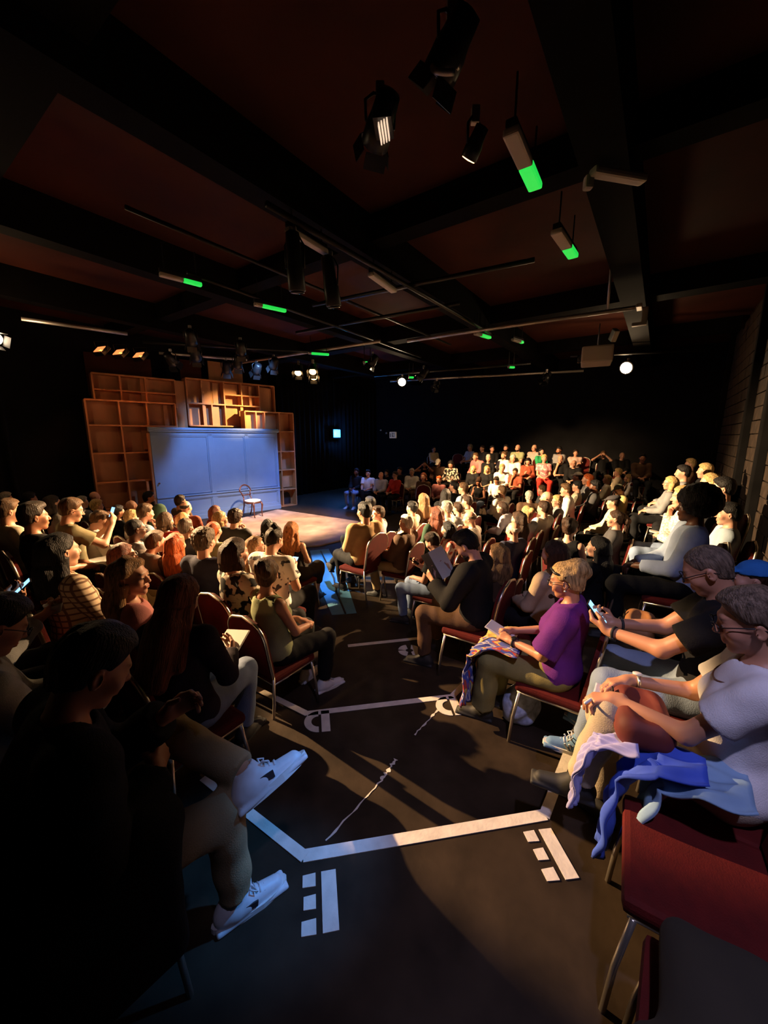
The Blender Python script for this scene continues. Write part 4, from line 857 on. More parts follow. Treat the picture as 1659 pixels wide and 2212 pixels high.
def m4(R, t): m = Matrix.Identity(4); m[0][:3], m[1][:3], m[2][:3] = [[float(x) for x in r] for r in R]; m.translation = Vector([float(x) for x in t]); return m
def eye_mesh():
    mb = MB()
    for s in (1, -1):
        T = Matrix.Translation((s * .031, .0792, .004)) @ Matrix.Rotation(-math.pi / 2, 4, 'X')
        mb.lathe([(.0126 * math.sin(a), .0126 * math.cos(a)) for a in np.linspace(2.2, .45, 7)] , 12, T)
    return mb.mesh('eyes')
def iris_mesh():
    mb = MB()
    for s in (1, -1):
        T = Matrix.Translation((s * .031, .0794, .004)) @ Matrix.Rotation(-math.pi / 2, 4, 'X'); mb.lathe([(.0129 * math.sin(a), .0129 * math.cos(a)) for a in (.47, .30, .12)], 12, T)
    return mb.mesh('irises')
def glasses_mesh():
    mb = MB()
    for s in (1, -1):
        mb.tube([(s * .034 + .024 * math.cos(a), .112 - .010 * abs(math.cos(a)) * (1 if math.cos(a) * s > 0 else .3), .003 + .018 * math.sin(a)) for a in np.linspace(0, 2 * math.pi, 17)[:-1]], .0021, 5, True)
        mb.tube([(s * .058, .103, .008), (s * .074, .05, .012), (s * .080, -.005, .010), (s * .080, -.03, -.006)], .0021, 5)
    mb.tube([(-.011, .113, .006), (0, .115, .009), (.011, .113, .006)], .0021, 5); return mb.mesh('glasses')
def banquet_chair(name='banquet_chair'):
    t = empty(name)
    prof = [(.215 * (1 if y < .30 else math.sqrt(max(1 - ((y - .30) / .165) ** 2.2, 0)) ), y) for y in np.linspace(0, .465, 16)]
    ring = [(x, y) for x, y in prof] + [(-x, y) for x, y in prof[::-1][1:]]
    T = Matrix.Translation((0, -.205, .47)) @ Matrix.Rotation(math.radians(90 + 9), 4, 'X')
    MB().prism([(x * .93, y * .97 + .005) for x, y in ring], -.034, .0, T).build('backrest', M['redfab'], t)
    MB().prism([(x * .95, y * .985 + .002) for x, y in ring], .0, .012, T).build('back_shell', M['redfab'], t)
    MB().tube([T @ Vector((x * 1.0, y, .0)) for x, y in ring], .0125, 6).build('back_frame', M['silver'], t)
    MB().box((0, .01, .435), (.43, .43, .055), None, .022).build('seat', M['redfab'], t)
    MB().tube([(-.2, -.19, .40), (-.2, .2, .40), (.2, .2, .40), (.2, -.19, .40)], .011, 6, True).build('seat_frame', M['silver'], t)
    for s in (1, -1):
        MB().tube([(s * .205, .19, .40), (s * .215, .22, .2), (s * .22, .235, .0)], .0115, 6).build('leg', M['silver'], t)
        MB().tube([(s * .205, -.195, .47), (s * .21, -.205, .25), (s * .22, -.245, .0)], .0115, 6).build('leg', M['silver'], t)
    return t
CHAIR0 = banquet_chair()
CH_USED = [False]
def chair(loc, rz_, s, label):
    if not CH_USED[0]: o = CHAIR0; CH_USED[0] = True
    else: o = copy_tree(CHAIR0)
    o.location = loc; o.rotation_euler = (0, 0, rz_); o.scale = (s, s, s); tag(o, label, 'chair', 'red banquet chairs'); return o
PEOPLE = {}
def person(X, Y, fl, ang, s, yaw, pose, sex, sk, hair, hcol, top, tcol, pat, bot, bcol, extra, label, lod=None, seat=True, key=None):
    D = math.hypot(X, Y); lod = lod or ('h' if D < 3.3 else 'm' if D < 6.4 else 'f')
    J = joints(POSES[pose], sex); t = empty('person', (X, Y, fl), math.radians(ang), s); tag(t, label, 'person', 'seated audience')
    link_mesh('body', get('body', (pose, sex, lod), lambda: body_mesh(pose, sex, lod)), skin_mat(sk), t)
    link_mesh('top', get('top', (pose, sex, top, lod), lambda: top_mesh(pose, sex, top, lod)), cloth(tcol, pat), t)
    if top == 'jacket' and 'black' == tcol or label.find('over white') > 0: pass
    link_mesh('skirt' if bot == 'skirt' else 'trousers', get('legs', (pose, sex, bot, lod), lambda: legs_mesh(pose, sex, bot, lod)), cloth(bcol if bot != 'skirt' or bcol != 'black' else 'blacklace', 'floral' if bcol == 'blacklace' else 'plain'), t)
    HM = m4(J['Rh'], J['hed'])
    if hair != 'bald':
        o = link_mesh({'cap': 'cap', 'flatcap': 'flat_cap', 'beanie': 'beanie', 'hood': 'hood'}.get(hair, 'hair'), get('hair', (hair, sex if hair not in ('buzz',) else '', lod), lambda: hair_mesh(hair, sex, lod)), hair_mat(hcol) if hair not in ('cap', 'flatcap', 'beanie', 'hood') else mat('hat_' + hcol, HAIR[hcol], .85, noise=.1, bump=.2, bscale=200, spec=.2), t); o.matrix_local = HM
        if hair in ('cap', 'flatcap', 'beanie'):
            o = link_mesh('hair', get('hair', ('buzz', '', lod), lambda: hair_mesh('buzz', sex, lod)), hair_mat('darkbrown'), t); o.matrix_local = HM
        if hair == 'cap' and hcol == 'blue':
            pass
    if 'beard' in extra:
        o = link_mesh('beard', get('hair', ('beard', sex, lod), lambda: hair_mesh('beard', sex, lod)), hair_mat('black' if hair == 'bald' else hcol), t); o.matrix_local = HM
    if 'glasses' in extra or 'sunnies' in extra:
        o = link_mesh('glasses', get('gl', 0, glasses_mesh), M['metal'], t); o.matrix_local = HM if 'glasses' in extra else HM @ Matrix.Translation((0, -.012, .105)) @ Matrix.Rotation(.25, 4, 'X')
    if 'mask' in extra:
        o = link_mesh('face_mask', get('mask', 0, lambda: quads('face_mask', Fig([ell((0, .045, -.045), (.062, .064, .058)), cut((0, -1, 0), (0, .03, 0))]), axis(-.08, .08, .008), axis(0, .13, .008), axis(-.12, .03, .008))), mat('mask_cloth', (.5, .46, .40), .9), t); o.matrix_local = HM
    if 'earring' in extra:
        for q in (1, -1):
            o = MB().lathe([(.001, -.009), (.009, -.004), (.010, .004), (.001, .010)], 10).build('earring', M['silver'], t); o.matrix_local = HM @ Matrix.Translation((q * .083, .0, -.045))
    if lod != 'f':
        link_mesh('eyes', get('eye', 0, eye_mesh), M['eye'], t).matrix_local = HM
        link_mesh('irises', get('iris', 0, iris_mesh), M['iris'], t).matrix_local = HM
    for n in 'RL':
        o = link_mesh('shoe', get('shoe', lod, lambda: shoe_mesh(lod)), M['white'] if ('white shoes' in label or extra.find('sneak') >= 0 or tcol == 'sage') else M['rubber'], t); o.matrix_local = m4(footR(J, n), J['an' + n])
    if seat: chair((X, Y, fl), math.radians(ang - (yaw if abs(yaw) < 40 else 0)), s, 'red-backed banquet chair under the ' + ' '.join(label.replace('person with ', 'one with ').replace('person in ', 'one in ').replace('person ', 'one ').split()[:11]))
    PEOPLE[key or label] = (t, J); return t
TABLE = """
-4.08 4.16 0.14 -35 1.067 0 lap m p short brown tee cream plain tr navy - | person with short brown hair in a cream tee behind the dark tee man
-7.39 7.48 0.00 -30 0.871 5 lap m p curly grey long grey plain tr black - | person with grey wavy hair showing above the cream tee
-3.37 3.68 0.14 -35 1.095 0 lap m t quiff dark tee black plain tr black - | dark-haired person in a black tee behind the plaid shirt
-3.51 4.16 0.14 -39 1.067 -4 phonehi m p short brown tee olive plain tr stone glasses | person in glasses and olive tee holding up a lit phone
-6.22 6.72 0.00 -25 0.958 10 lap m t short black long black plain tr black - | shadowed dark-haired person in black near the dark wall
-5.17 5.97 0.00 -25 1.003 10 lap f p long dark long white plain tr navy - | long-haired person in a white shirt behind the phone holder
-5.35 6.77 0.00 -30 0.895 5 lap m p short grey long grey plain tr black - | grey-haired person just beyond the glasses of the phone holder
-4.90 6.51 0.00 -30 0.877 5 lap m p curly blond long white plain tr black - | person with a crown of blond curls above the lit phone
-3.83 4.94 0.00 -40 0.954 -5 read m p quiff brown long white plain tr black - | person with swept brown hair in a white shirt beside the lit phone
-5.79 7.66 0.00 -30 0.870 5 lap m p bald dark long black plain tr black - | bald red-lit person below the left shelf unit
-4.19 6.00 0.00 -35 0.873 0 lap m t short black long black plain tr black beard | bearded dark-haired person in black beside the blond curls
-4.30 6.50 0.00 -27 0.879 8 lap m p bald dark long black plain tr black - | bald person in front of the tall shelf unit
-4.28 6.99 0.00 -60 0.934 -25 lap m t short black jacket black plain tr black beard | bearded dark person sitting tall at the blue panel's left edge
-3.59 6.13 0.00 -25 0.871 10 lap f p hood green long green plain tr black - | person in a dark green hood before the blue panel
-3.56 6.69 0.00 -30 0.920 5 lap m t short dark long brown plain tr black - | dark-haired person highest against the blue panel
-3.13 6.02 0.00 -10 0.934 25 lap m p balding dark long rust plain tr black - | balding person in rust close below the dark head at the panel
-3.70 5.57 0.00 -43 0.872 -8 lap m p curly fair tee white plain tr navy - | fair curly-haired person in a bright white tee
-3.32 5.11 0.00 -43 0.998 -8 chin m p short brown long bluegrey plain tr navy - | person in pale blue shirt holding a hand to the chin
-2.76 4.22 0.00 -43 1.001 -8 lap m d buzz black long palegrey plain tr navy glasses | shaven dark-skinned person in glasses and pale shirt
-2.86 4.97 0.00 -15 0.944 20 lap f p bob brown long red plain tr black - | brown-haired person in a red top beside the grey jacket
-2.92 5.51 0.00 -17 0.860 18 lap f p bob blond long maroon plain tr black - | blond bob-haired person in a maroon top
-2.47 4.71 0.00 -13 0.917 22 lap m p short greybrown long darkgrey plain tr black - | grey-brown haired person right behind the red-haired one
-2.59 3.76 0.00 -35 0.972 0 lean m p short brown jacket taupe plain tr black - | person bent forward in a taupe jacket left of the red hair
-2.11 3.81 0.00 -7 0.954 28 lap f p long ginger long brown plain tr navy - | person with bright red shoulder-length hair and brown top
-1.70 3.57 0.00 -13 1.031 22 lap m p curly greybrown tee navy plain tr black - | person with cropped curls in a navy shirt
-1.97 4.37 0.00 -10 0.957 25 lap m p buzz ginger tee sage plain tr black - | person with shaved ginger hair in a sage tee
-2.65 6.00 0.00 -30 0.873 5 lap f p bob auburn long maroon plain tr black - | auburn-haired person beside the blond at the panel base
-2.27 5.31 0.00 -55 0.901 -20 lap f p bob fair long black plain tr black - | fair bob-haired person in black turned aside
-2.00 4.94 0.00 -17 0.961 18 chin m p curly darkbrown jacket darkgrey plain tr black - | curly dark-haired person in a charcoal jacket below the stage chair
-1.22 3.12 0.00 -39 1.050 -4 lap f p wavybob darkbrown long floral floral tr black - | person with dark bob in a black and cream floral blouse
-1.37 4.07 0.00 -65 0.871 -30 lap f p curlylong lightbrown long brown plain tr black sunnies | wavy light-haired person with sunglasses pushed on the head
-1.11 3.65 0.00 -19 1.020 16 phone m p topknot dark tee white back tr black - | person with shaved sides in a printed white tee
-1.53 4.99 0.00 -7 0.871 28 lap f p long black long black plain tr black - | person with long black hair between white tee and ginger hair
-1.14 4.70 0.00 -17 0.893 18 lap f p curlylong redgold tank blacklace floral skirt black - | person with long red-gold waves in a black strappy dress
-0.87 2.82 0.00 -39 0.991 -4 turnl f m updo brown tank sage plain tr black - | person in a sleeveless sage top with upswept brown hair
-2.22 3.20 0.14 -45 0.892 -10 lap f p bob auburn long khaki plain tr black glasses | auburn-fringed person in glasses behind the pink blouse
-1.57 2.30 0.14 -49 1.011 -14 turnr f p curlylong lightbrown long pink plain tr black earring | curly-haired person in a dusty pink blouse smiling sideways
-2.27 2.65 0.14 -27 1.069 8 lap f p long black long plaid plaid tr black - | person with long black hair in a beige plaid shirt
-1.12 1.93 0.14 -5 1.016 30 readlap f p vlong auburn long darkplum plain tr denim - | person with very long auburn hair, dark top and pale jeans
-0.30 5.06 0.00 33 1.041 -22 cross m t short black long tan plain tr black - | black-haired person in a camel sweater on the front corner seat
-0.12 5.60 0.00 70 0.912 15 turnl m p quiff darkbrown long lilac plain tr black - | brown-haired person in a lilac shirt in profile on the front row
-0.27 6.43 0.00 65 0.928 10 lap m p short black long black plain tr black - | shadowed person in black beyond the camel sweater
0.24 5.00 0.00 55 0.915 0 crossfar m p short white jacket brown plain tr khaki - | white-haired person in a brown jacket and khaki trousers
0.43 6.20 0.00 55 0.896 0 lap f p short black long cream plain tr black - | black-haired person in a cream top behind the white hair
0.59 4.23 0.00 60 0.870 5 phone m p short darkbrown tee black plain tr denim - | brown-haired person in a black tee and jeans beside the reader
0.80 4.78 0.00 90 0.879 35 turnr f p bob black long redwhite redprint tr black - | laughing person with a black bob and red-print blouse
0.85 3.31 0.00 55 1.059 0 book m p quiff black jacket black plain tr brown beard | dark-bearded person in a black jacket reading an open programme
1.12 3.71 0.00 31 0.892 -24 lap f p curlylong lightbrown long brown plain tr black - | person with half-tied tawny curls behind the reader
1.25 5.20 0.00 55 0.919 0 chin m p balding greybrown long white plain tr black - | balding person in a white shirt resting face on hand
1.59 4.68 0.00 29 0.896 -26 lap m p balding greywhite long navy plain tr black - | bald person with white fringe in a navy shirt, seen from behind
0.74 5.49 0.00 30 0.933 -25 lap f p curlylong auburn long green plain tr black - | curly auburn person in a green top
0.95 5.94 0.00 55 0.932 0 lap m p short grey long white plain tr black - | grey-cropped person between auburn curls and dark hair
1.21 6.32 0.00 43 0.871 -12 lap m p short darkbrown long grey plain tr black - | dark brown-haired person in a grey shirt in second row
1.44 6.73 0.00 60 0.912 5 lap m p quiff darkbrown long cream plain tr black - | brown quiffed person with a white collar in second row
0.66 6.64 0.00 30 0.954 -25 lap f p long lightbrown long brown plain tr black - | person with long tawny hair at the front row's middle
1.18 7.22 0.00 -20 0.958 -75 lap f p long black long black plain tr black - | black-haired person turned round toward the rows behind
1.59 7.84 0.00 60 0.984 5 lap m p short brown long bluegrey plain tr black - | person in a pale grey shirt far along the front row
1.49 8.34 0.00 55 0.971 0 lap f p pony black long black plain tr black - | dark ponytailed person in front of the pale grey shirt
2.24 6.42 0.00 55 0.895 0 lean f p bob darkbrown long lilacgrey plain tr black - | bowed dark-haired person in a lilac-grey shirt
1.84 5.24 0.00 37 0.915 -18 lap f p curlylong darkbrown long redtop plain tr black - | person with long dark waves in a bright red top
2.11 5.64 0.00 25 0.920 -30 lap f p bun fair long bluegrey plain tr black - | fair-haired person with a coiled bun and blue-grey top
2.47 5.93 0.00 35 0.934 -20 lap m p short darkbrown long white plain tr black - | dark-haired person in a glaring white shirt
2.78 6.59 0.00 55 0.987 0 lap m p bald grey long brown plain tr black - | shiny bald person in a brown top in full light
3.14 6.96 0.00 80 0.886 25 lap m p short fair jacket grey plain tr black glasses | fair-haired person in glasses and grey jacket beside the bald one
3.67 7.52 0.00 65 0.993 10 chin m p quiff brown long white plain tr black - | brown-haired person in white shirt with hand on cheek
2.85 7.45 0.00 -15 0.889 -70 chin m p short grey long brown plain tr black glasses | ruddy person in glasses facing back over the bun
3.50 8.54 0.00 60 0.879 5 lap m p short brown long darkgrey plain tr black - | brown-haired person between bald head and ruddy face
2.45 8.01 0.00 30 0.924 -25 lap m p short brown long white plain tr black - | cropped brown-haired person in white seen from behind
2.12 4.22 0.14 -55 0.894 -110 lap f p updo darkbrown tank black plain tr black - | smiling person with curly updo turned toward the rear rows
1.38 3.07 0.14 33 0.942 -22 lap f p vlong darkbrown long beige plain tr black - | person with long straight brown hair and beige top
2.00 3.53 0.14 41 0.877 -14 lap f p vlong black long black plain tr black - | person with very long near-black hair, back turned
2.85 4.70 0.14 60 0.896 5 lap f p pony darkbrown long darkgrey plain tr black - | brown ponytailed person in a charcoal top by the aisle
3.58 5.98 0.14 60 0.887 5 lap m p flatcap darkgrey long cream plain tr black - | person in a dark flat cap by the aisle
4.81 7.69 0.14 70 0.871 15 read m p cap olive long straw plain tr black - | person in an olive cap and straw-yellow shirt
4.18 7.65 0.14 65 0.926 10 lap m d curly black long darkgrey plain tr black - | dark curly-haired person facing the stage beside the straw shirt
4.23 8.45 0.00 60 0.959 5 lap m p short black long cream stripe tr black - | dark-haired person in a striped cream shirt
4.80 9.61 0.00 60 1.032 5 lap m p cap white long redtop plain tr black - | person in a white cap and red top
4.60 8.76 0.00 70 1.060 15 lap f p long ginger long grey plain tr black - | ginger long-haired person near the dark photographer
5.49 9.50 0.14 60 0.875 5 lap m p short fair long cream plain tr black - | fair-haired person at the bright end of the aisle row
6.43 10.63 0.14 60 0.934 5 lap m p short blond long cream plain tr black - | blond-topped person further along the aisle row
6.74 10.16 0.14 60 0.876 5 lean f p bob fair long white plain tr black - | fair bob-haired person leaning at the aisle
7.22 10.98 0.14 60 1.007 5 lap m p short brown long taupe plain tr black - | last visible person along the aisle row
2.57 3.20 0.36 60 1.066 5 lap m d afro black long paleblue plain tr black - | person with a large black afro and pale blue shirt
3.39 4.19 0.36 55 1.004 0 chin f p wavybob fair long lace lace tr denim - | fair-haired person in a white lacy top, hand at cheek
4.67 6.30 0.36 60 0.929 5 lap f p bob blond long grey plain tr black glasses | blond person in glasses deep along the right-hand row
5.08 6.60 0.36 60 1.048 5 lap m p short black long grey plain tr black - | dark cropped person behind the lacy top
7.08 8.99 0.36 60 1.036 5 lap m p short fair long brown plain tr black - | fair-topped person furthest along the brick wall
5.57 6.74 0.36 60 1.064 5 lap m p short fair long black plain tr black - | fair brush-haired person below the nearer dark pipe
4.38 5.21 0.36 55 1.043 0 lap f p bob fair long black plain tr black - | fair bob-haired person sitting against the brick wall
3.87 4.42 0.36 55 1.058 0 lap m p short black long black plain tr black - | dark-haired shadowed person at the brick wall
3.35 3.71 0.36 55 0.925 0 lap m p short black long bluegrey plain tr black - | bearded-looking shadowed person beside the large afro
2.06 2.08 0.36 55 0.886 0 lap f p cap blue long black plain tr black - | person in a bright blue cap by the brick wall
3.22 14.72 0.64 115 0.997 -30 lap m p short grey tee paleblue plain tr black - | grey-haired person in a pale blue tee on the top far row
3.62 14.44 0.64 115 0.974 -30 lap m p short dark jacket dark plain tr black - | person in a dark jacket over white on the top far row
3.89 13.97 0.64 175 0.971 30 lap m p short black long black plain tr black - | person in black turned sideways on the top far row
4.39 14.05 0.64 145 0.997 0 lap m p short black jacket black plain tr black beard | bearded person in a black jacket on the top far row
4.68 13.68 0.64 135 1.006 -10 lap m p bald dark tee sage plain tr black beard | bald bearded person in a pale tee on the top far row
5.20 13.53 0.64 125 1.009 -20 lap m p bald dark long rosewhite stripe tr black glasses | bald person in glasses and striped shirt on the top far row
5.21 12.81 0.64 185 0.923 40 lap f p bob black long brightgreen plain tr black - | black-haired person in a bright green top
5.77 12.87 0.64 120 0.960 -25 lap m t short black long grey plain tr black beard | dark-bearded person in a grey shirt on the top far row
6.21 12.57 0.64 160 0.893 15 fold m p short dark long rosewhite plain tr black - | person in a pale rose shirt with folded arms
6.85 12.13 0.64 145 0.870 0 up m p short brown tee black plain tr black - | person in black raising both arms to the face
7.07 11.50 0.64 165 0.860 20 lap m p bald dark jacket black plain tr black - | dim bald person in black near the dark corner
6.45 9.66 0.64 155 0.885 10 lap m t short black long brown plain tr black - | dim person in brown nearest the dark corner
3.37 13.43 0.34 125 1.070 -20 lean m p short brown long pink plain tr black - | brown-haired person in a pink shirt leaning forward
3.47 12.88 0.34 165 0.981 20 lap f p beanie grey long black plain tr black - | person in a grey beanie beside the pink shirt
4.01 13.17 0.34 110 1.063 -35 cross m p short brown long white plain tr black beard | bearded person in a crisp white shirt with crossed legs
4.15 12.46 0.34 160 1.000 15 lap m p short greywhite jacket white plain tr black - | white-haired person in a white jacket over black
4.57 12.26 0.34 160 0.945 15 phone f p wavybob black long rust plain tr black - | dark-haired person in rust with a phone at the ear
4.93 11.90 0.34 165 1.025 20 lap f p short blond tee rosepink logo tr red - | blond cropped person in a pink printed tee
5.44 11.89 0.34 145 1.022 0 chin m p bald dark tee black plain tr black - | bald person in black with hand over mouth
5.61 11.43 0.34 140 0.921 -5 lap m p bald grey jacket black plain tr black glasses | bald person in glasses low before the rose shirt
2.81 12.19 0.12 150 0.916 5 lap f p long blond long black plain tr black - | blond long-haired person in black, third far row
3.16 11.87 0.12 150 0.938 5 lap f p long fair tee black plain tr black - | fair long-haired person with bare arms, third far row
3.65 11.94 0.12 165 1.026 20 lean f p short fair long white plain tr black - | fair person bent forward in brilliant white
3.95 11.50 0.12 140 0.902 -5 chin m t short dark tee rust plain tr black - | person in a rust tee holding the forehead
2.55 10.24 0.00 145 0.871 0 readlap f t updo darkbrown tank black plain tr denim - | person in a black tank top looking down
3.15 10.69 0.00 150 0.871 5 readlap m t short dark long white plain tr black - | dark-haired person in white looking down at the hands
2.01 15.59 0.64 195 0.916 50 lap f p pony dark long cream plain tr black - | ponytailed person in profile highest at the far left
1.84 13.00 0.12 155 1.059 10 read m p cap white tee darkbrown plain tr black - | person in a white cap and dark brown tee reading
1.39 13.22 0.12 170 0.977 25 up f t wavybob black tank black plain tr black - | person with both hands raised to the face
2.22 12.73 0.12 155 1.035 10 read f p bob black long floral floral tr black - | bowed black-haired person in a floral jacket
0.88 12.33 0.00 155 0.932 10 lap m p short greywhite long white plain tr brown - | grey-haired person in white next to the dark seats
0.49 12.58 0.00 145 0.952 0 lap m t short black long black plain tr black - | dark-haired person in black behind the red top
0.31 11.38 -0.00 140 0.923 -5 lap f p short dark long red plain tr black glasses | person in glasses and a scarlet top
0.07 12.81 0.00 145 0.871 0 lap m p short black long black plain tr black mask | dim person in a pale face mask
-0.11 11.71 -0.00 153 0.895 8 lap m p bald dark long paleblue plain tr black - | bald person in a pale blue shirt at the stage edge
-0.52 11.94 -0.00 160 0.925 15 cross m p short black tee white plain tr black - | dark-haired person in a white tee at the stage edge
-0.89 12.23 -0.00 155 0.940 10 lap m d short black long black plain tr denim - | dim person in blue jeans and white shoes at the stage edge
1.10 10.82 -0.00 155 0.935 10 lap f p bob auburn long brown plain tr black - | auburn-haired person in front of the raised hands
1.51 10.60 -0.00 150 0.877 5 lap f p short ginger long pink plain tr black - | ginger person in pink on the front far row
"""
for L_ in TABLE.strip().split('\n'):
    a_, _, lab_ = L_.partition('|'); f_ = a_.split()
    person(*[float(x) for x in f_[:6]], *f_[6:17], lab_.strip())
# ---------------------------------------------------------------- the figures nearest the camera
POSES['snack'] = dict(a=4, hp=24, R=((.06, .36, .84), (-.35, .9, .1), (-.5, -.2, .8), .55), L=((-.10, .28, .92), (.1, .75, .65), (.6, -.6, .5), .7))
COL.update(magenta=(.115, .018, .17), jeansblue=(.20, .26, .36))
P = person
P(1.17, 2.345, .14, 54.7, .975, 0, 'hero_purple', 'f', 'm', 'updo', 'fair', 'loose', 'magenta', 'plain', 'wide', 'mustardkhaki', 'glasses,earring', 'person in a magenta top and wide khaki trousers with a draped scarf', 'h', True, 'purple')
P(1.346, 1.279, .36, 54.7, 1.0, 0, 'hero_white', 'f', 'm', 'short', 'greybrown', 'tee', 'whitetee', 'plain', 'tr', 'beigetr', 'glasses', 'person in a white tee and glasses writing on a lap notebook', 'h', True, 'white')
P(1.67, 1.76, .36, 54.7, 1.02, 0, 'hero_man', 'm', 'm', 'buzz', 'greybrown', 'tee', 'black', 'plain', 'tr', 'jeansblue', 'glasses', 'close-cropped person in a black tee and glasses bent over a phone', 'h', True, 'man')
P(-.971, .927, .36, -41.3, 1.0, 0, 'hero_fig', 'm', 'm', 'short', 'black', 'jacket', 'black', 'plain', 'tr', 'khaki', 'sneak', 'silhouetted person in khaki trousers with white sneaker crossed on knee', 'h', True, 'fig')
P(-1.565, 1.325, .36, -35.3, .95, 0, 'hero_edge', 'm', 't', 'short', 'black', 'long', 'stone', 'plain', 'tr', 'black', 'glasses', 'dim red-lit person in profile at the left picture edge', 'h', True, 'edge')
P(W(.15, 2.80).x, W(.15, 2.80).y, .36, -35.3, 1.0, 0, 'snack', 'm', 'm', 'short', 'black', 'long', 'grey', 'plain', 'tr', 'black', '-', 'person whose hands hold a lit phone and a snack pot at the left edge', 'm', True, 'snack')
def local(key): t, J = PEOPLE[key]; return Matrix.Translation(t.location) @ Matrix.Rotation(t.rotation_euler.z, 4, 'Z') @ Matrix.Scale(t.scale.x, 4), J
def mid(key, f=.075, dn=.03, both=True, n='R'):
    m, J = local(key); g = [J['wr' + k] + J['hf' + k] * f + J['hn' + k] * dn for k in ('RL' if both else n)]; return m, Vector([float(x) for x in sum(g) / len(g)])
def phone(key, n, label, tilt=50, yaw=0, lit=True, off=(0, 0, 0)):
    m, c = mid(key, .085, .022, False, n); t = empty('phone'); R = Matrix.Rotation(math.radians(yaw), 3, 'Z') @ Matrix.Rotation(math.radians(tilt), 3, 'X')
    MB().box((0, 0, 0), (.074, .150, .009), R, .004).build('case', M['glass'], t); MB().box(R @ Vector((0, 0, .0055)), (.067, .142, .002), R).build('screen', M['screen'] if lit else M['glass'], t)
    t.matrix_world = m @ Matrix.Translation(c + Vector(off)); return tag(t, label, 'phone')
phone('person in glasses and olive tee holding up a lit phone', 'R', 'lit phone held up by the person in the olive tee', 68, 8, True, (-.06, .02, .02))
phone('snack', 'L', 'lit phone glowing at the picture\'s left edge', 42, -10)
phone('man', 'R', 'phone lighting the fingers of the person in the black tee', 50, 0, True, (-.05, .02, .03))
phone('brown-haired person in a black tee and jeans beside the reader', 'R', 'dark phone held low above the blue jeans', 30, 10, False)
phone('person with shaved sides in a printed white tee', 'R', 'dim phone held by the person in the printed white tee', 40, 0, True)
def booklet(key, label, w=.15, h=.21, tilt=35, cover='paper', open_=True, off=(0, 0, 0), name='booklet'):
    m, c = mid(key); t = empty(name); R = Matrix.Rotation(math.radians(tilt), 3, 'X')
    if open_:
        for s in (1, -1):
            Q = R @ Matrix.Rotation(math.radians(s * -14), 3, 'Y'); MB().box(Q @ Vector((s * w / 2, 0, 0)), (w, h, .006), Q, .002).build('page', M['paper'] if s > 0 or cover == 'paper' else M[cover], t)
        MB().box((0, 0, -.008), (.012, h, .006), R).build('spine', M['paper'], t)
    else:
        MB().box((0, 0, 0), (w, h, .008), R, .003).build('cover', M[cover], t); MB().box(R @ Vector((0, 0, .006)), (w * .94, h * .96, .004), R).build('page', M['paper'], t)
    t.matrix_world = m @ Matrix.Translation(c + Vector(off)); return tag(t, label, 'booklet')
booklet('dark-bearded person in a black jacket reading an open programme', 'large open programme held by the dark-bearded reader', .20, .28, 55, 'darkfab', True, (0, .02, .03))
booklet('purple', 'cream booklet resting in the lap of the person in magenta', .14, .2, 20, 'paper', False, (.03, .03, .02))
booklet('person with very long auburn hair, dark top and pale jeans', 'white paper sheet on the pale jeans lap', .16, .22, 14, 'paper', False, (.08, .03, -.01), 'paper_sheet')
booklet('fair-haired person in a white lacy top, hand at cheek', 'small white programme in the lap of the lacy top', .12, .17, 10, 'paper', False, (.1, .05, -.15))
booklet('white', 'pale blue notebook under the writing hand in the lap', .17, .24, 12, 'seatpale', False, (.02, -.07, -.035), 'notebook')
m, c = mid('white', .09, .02, False, 'L'); mb = MB().tube([c + Vector((-.07, .02, .03)), c + Vector((.06, -.02, .012))], .006, 7); mb.tube([c + Vector((.06, -.02, .012)), c + Vector((.075, -.024, .009))], .003, 6); o = mb.build('pen', M['white']); o.matrix_world = m; tag(o, 'white pen in the hand above the beige knee', 'pen')
# ---- small worn things belonging to the near figures
def watch(key, n, strap, face, label_):
    t, J = PEOPLE[key]; a = J['wr' + n] - J['hf' + n] * .0; ax = unit(J['wr' + n] - J['el' + n]); nrm = -J['hn' + n]; nrm = unit(nrm - ax * np.dot(nrm, ax)); x = np.cross(nrm, ax); p = J['wr' + n] - ax * .035
    R = Matrix([[float(x[i]), float(ax[i]), float(nrm[i])] for i in range(3)]); c = Vector([float(k) for k in p])
    MB().tube([c + R @ Vector((.034 * math.cos(q), 0, .029 * math.sin(q))) for q in np.linspace(0, 2 * math.pi, 17)[:-1]], .0075, 6, True).build('watch_strap', strap, t)
    f = MB().lathe([(.001, -.004), (.019, -.004), (.019, .004), (.015, .006), (.001, .006)], 16, Matrix.Translation(c + R @ Vector((0, 0, .036))) @ R.to_4x4()).build('watch_face', face, t); f['label'] = label_
watch('white', 'R', M['silver'], M['sign'], 'round pale watch face'); watch('man', 'L', M['rubber'], M['metal'], 'dark watch face'); watch('man', 'R', M['rubber'], M['sign'], 'white watch face'); watch('purple', 'L', M['rubber'], M['metal'], 'dark watch face')
t, J = PEOPLE['white']; b = J['nek'] + J['Ra'] @ v3(0, .03, -.03)
MB().tube([Vector([float(k) for k in (b + J['Ra'] @ v3(.075 * math.sin(a), .045 + .045 * math.cos(a), -.045 * (1 + math.cos(a)) * .8))]) for a in np.linspace(-2.2, 2.2, 18)], .005, 6).build('necklace', M['mahogany'], t)
t, J = PEOPLE['purple']; HM = m4(J['Rh'], J['hed'])
o = MB().tube([(-.085, -.02, .045), (-.07, .05, .075), (0, .085, .088), (.07, .05, .075), (.085, -.02, .045)], .009, 6).build('hair_band', M['metal'], t); o.matrix_local = HM
